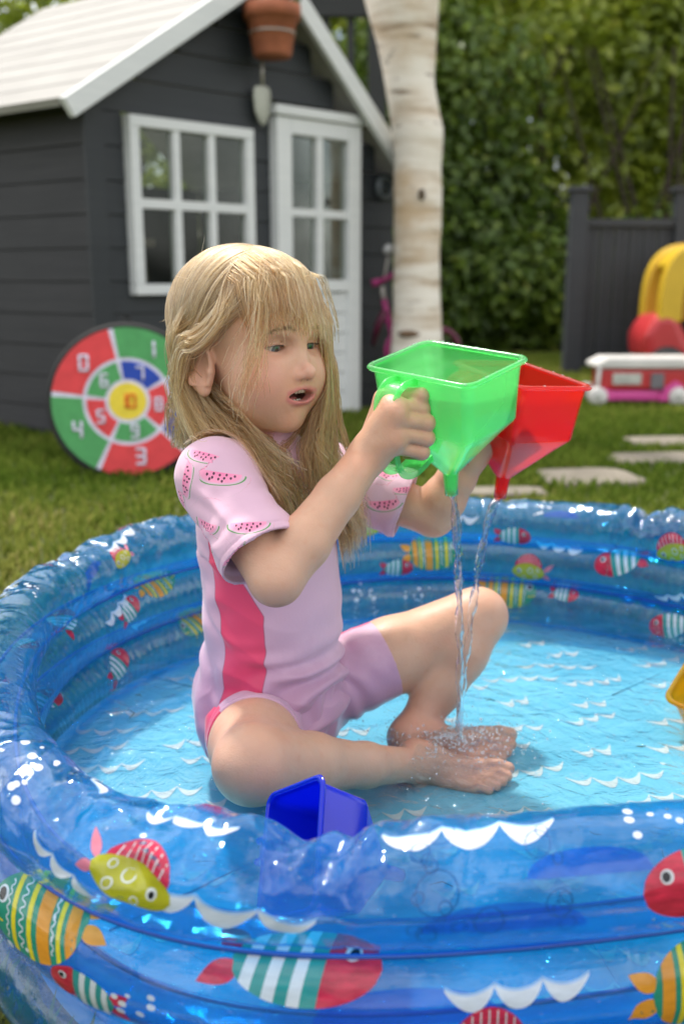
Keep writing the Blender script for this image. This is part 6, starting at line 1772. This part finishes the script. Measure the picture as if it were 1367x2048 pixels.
# stop each fringe hair at the brow
zl = w2h(S.reshape(-1, 3)).reshape(S.shape)[:, :, 2]; lim = fe[:, 2]
for i in range(len(S)):
    k = np.nonzero(zl[i] < lim[i])[0]
    if len(k): S[i, k[0]:] = S[i, k[0]] + (np.arange(len(S[i]) - k[0]) * 1e-6)[:, None]
strands.append(S)
# long front locks framing the face on both sides, a few loose ones across the cheek
q = roots(700, lambda q: (q[:, 0] > .020) & (np.abs(q[:, 1]) > .025) & (q[:, 1] > 0) & (q[:, 2] > .030) & (q[:, 2] < .080), 9)
way = targets(q, [h2w((.066, .046, .030)), h2w((.064, .050, -.03)), W_(646, 830, 1.09), W_(636, 905, 1.08), W_(655, 970, 1.08)], [.004, .005, .008, .012, .016], .012)
strands.append(grow(q, way, 44, .0080 * (.75 + .4 * rgh.random(len(q))), .0025, 10, .02))
q = roots(420, lambda q: (q[:, 0] > .015) & (q[:, 1] < -.020) & (q[:, 2] > .050), 11)
way = targets(q, [h2w((.030, -.068, .034)), h2w((-.012, -.0775, .014)), h2w((-.036, -.068, -.03)), W_(445, 860, 1.06), W_(545, 985, 1.04)], [.005, .006, .008, .013, .018], .012)
strands.append(grow(q, way, 46, .0088 * (.75 + .4 * rgh.random(len(q))), .003, 12, .02))
q = roots(46, lambda q: (q[:, 0] > .030) & (q[:, 1] < -.005) & (q[:, 2] > .070), 13)
way = targets(q, [h2w((.068, -.045, .045)), h2w((.060, -.058, -.005)), h2w((.045, -.062, -.050))], [.006, .008, .012], .004)
strands.append(grow(q, way, 30, .0062 * (.7 + .5 * rgh.random(len(q))), .005, 14, .12))
# flyaways
q = roots(26, lambda q: q[:, 2] > .00, 15)
way = h2w(q * np.array([1.1, 1.1, 1.0]) + rgh.normal(size=q.shape) * .035)[:, None, :] + np.array([0, 0, -.012])
strands.append(grow(q, way, 9, .0030 * (.6 + .8 * rgh.random(len(q))), .003, 16, .25))

# locks end where they lie: nothing hangs down outside the near sleeve
for s in strands:
    d_ = s.reshape(-1, 3) - CAM; w_ = d_ @ _F; px_ = (683.5 + FPX * (d_ @ _R) / w_).reshape(s.shape[:2]); py_ = (1024 - FPX * (d_ @ _U) / w_).reshape(s.shape[:2])
    bad = (py_ > 885) & (px_ < 392 + (py_ - 885) * 1.15 + rgh.normal(0, 14, len(s))[:, None])
    for i in np.nonzero(bad.any(1))[0]:
        k = int(np.argmax(bad[i])); s[i, k:] = s[i, k] + (np.arange(s.shape[1] - k) * 1e-6)[:, None]
M_HAIR = None
t = NT('fair_hair')
inf = t.new('HairInfo')
rnd = t.attr('shade', 'Fac')
c = t.ramp(rnd, [(0, (.062, .028, .009)), (.35, (.17, .090, .034)), (.7, (.33, .20, .084)), (1, (.57, .40, .195))])
c = t.mix(t.ramp(inf.outputs['Intercept'], [(0, (.55, .55, .55)), (.30, (.05, .05, .05)), (1, (0, 0, 0))]), c, t.mix(.55, c, (.16, .10, .05)))
hb = t.n.new('ShaderNodeBsdfHairPrincipled')
try: hb.model = 'CHIANG'
except Exception: pass
hb.parametrization = 'COLOR'
t.set(hb.inputs['Color'], c)
hb.inputs['Roughness'].default_value = .34; hb.inputs['Radial Roughness'].default_value = .55; hb.inputs['Coat'].default_value = .0
M_HAIR = t.done(hb.outputs[0])
cv = bpy.data.hair_curves.new('hair')
sizes = [s.shape[1] for s in strands for _ in range(s.shape[0])]
cv.add_curves(sizes)
pos = np.concatenate([s.reshape(-1, 3) for s in strands]).astype(np.float32)
cv.attributes['position'].data.foreach_set('vector', pos.ravel()) if 'position' in cv.attributes else cv.position_data.foreach_set('vector', pos.ravel())
rad = np.concatenate([np.tile((.00036 if s.shape[1] > 12 else .00017) * np.interp(np.linspace(0, 1, s.shape[1]), [0, .14, .75, 1], [.12, 1, .85, .25]), s.shape[0]) for s in strands]).astype(np.float32)
ra = cv.attributes.get('radius') or cv.attributes.new('radius', 'FLOAT', 'POINT')
ra.data.foreach_set('value', rad)
shade = []
for s in strands:
    r0 = w2h(s[:, 0]); b = .48 + .26 * clumped(r0, .0065, 1.0)[:, 0] * .55 + rgh.normal(size=len(s)) * .17 + .10 * (r0[:, 2] - .05) / .06
    shade.append(np.repeat(np.clip(b, 0, 1), s.shape[1]))
sa = cv.attributes.new('shade', 'FLOAT', 'POINT'); sa.data.foreach_set('value', np.concatenate(shade).astype(np.float32))
cv.materials.append(M_HAIR)
ho = bpy.data.objects.new('hair', cv); link(ho, GIRL)
# eyebrows and lashes
def hairs(name, segs, r, col):
    c = bpy.data.hair_curves.new(name); c.add_curves([len(s) for s in segs]); p = np.concatenate(segs).astype(np.float32)
    c.position_data.foreach_set('vector', p.ravel())
    a = c.attributes.get('radius') or c.attributes.new('radius', 'FLOAT', 'POINT'); a.data.foreach_set('value', np.concatenate([np.linspace(r, r * .3, len(s)) for s in segs]).astype(np.float32))
    c.materials.append(flat(name + '_hair', col, .5, .2)); o = bpy.data.objects.new(name, c); return link(o, GIRL)
def on_face(y, z, lift=.0004):
    """front-most skin point at a head-frame height"""
    x = np.full(len(y), .10); 
    for _ in range(40): x = x - np.clip(head_sdf(np.stack([x, y, z], 1)), -.01, .01) * .8
    return np.stack([x + lift, y, z], 1)
for s in (-1, 1):
    n = 95; u = rgh.random(n); y = s * (.0110 + .0290 * u); z = .0158 + .0030 * np.sin(u * 2.6) - .0042 * u ** 2 + rgh.normal(size=n) * .0011
    p0 = on_face(y, z); p1 = on_face(y + s * .0030, z + .0014 - .0022 * u, .0007); p2 = on_face(y + s * .0055, z + .0016 - .0044 * u, .0006)
    hairs('eyebrow', [h2w(np.stack([a, b, c])) for a, b, c in zip(p0, p1, p2)], .00016, (.22, .135, .07))
    segs = []
    for k in range(44):
        u = k / 43 * 2 - 1; y = u * .0134; w, h1 = .0140, .0025; r1 = (w * w + h1 * h1) / (2 * h1); z = math.sqrt(max(0, r1 * r1 - y * y)) + (h1 - r1) - .0022 + .0002
        yy = s * EYE + y * s; c0 = np.array([EYX, s * EYE, -.0005]); d2 = .0133 ** 2 - (yy - s * EYE) ** 2 - (z + .0005) ** 2; x = EYX + math.sqrt(max(1e-6, d2))
        a = np.array([x, yy, z]); o = nrm([.9, .55 * u * s, -.10]); l = .0052 * (.75 + .35 * u)
        segs.append(h2w(np.stack([a, a + o * l * .5 + np.array([0, 0, -.0004]), a + o * l * .85 + np.array([0, 0, .0006])])))
    hairs('eyelash', segs, .00022, (.045, .028, .018))
print('hair', len(sizes), _t.time() - _t0)
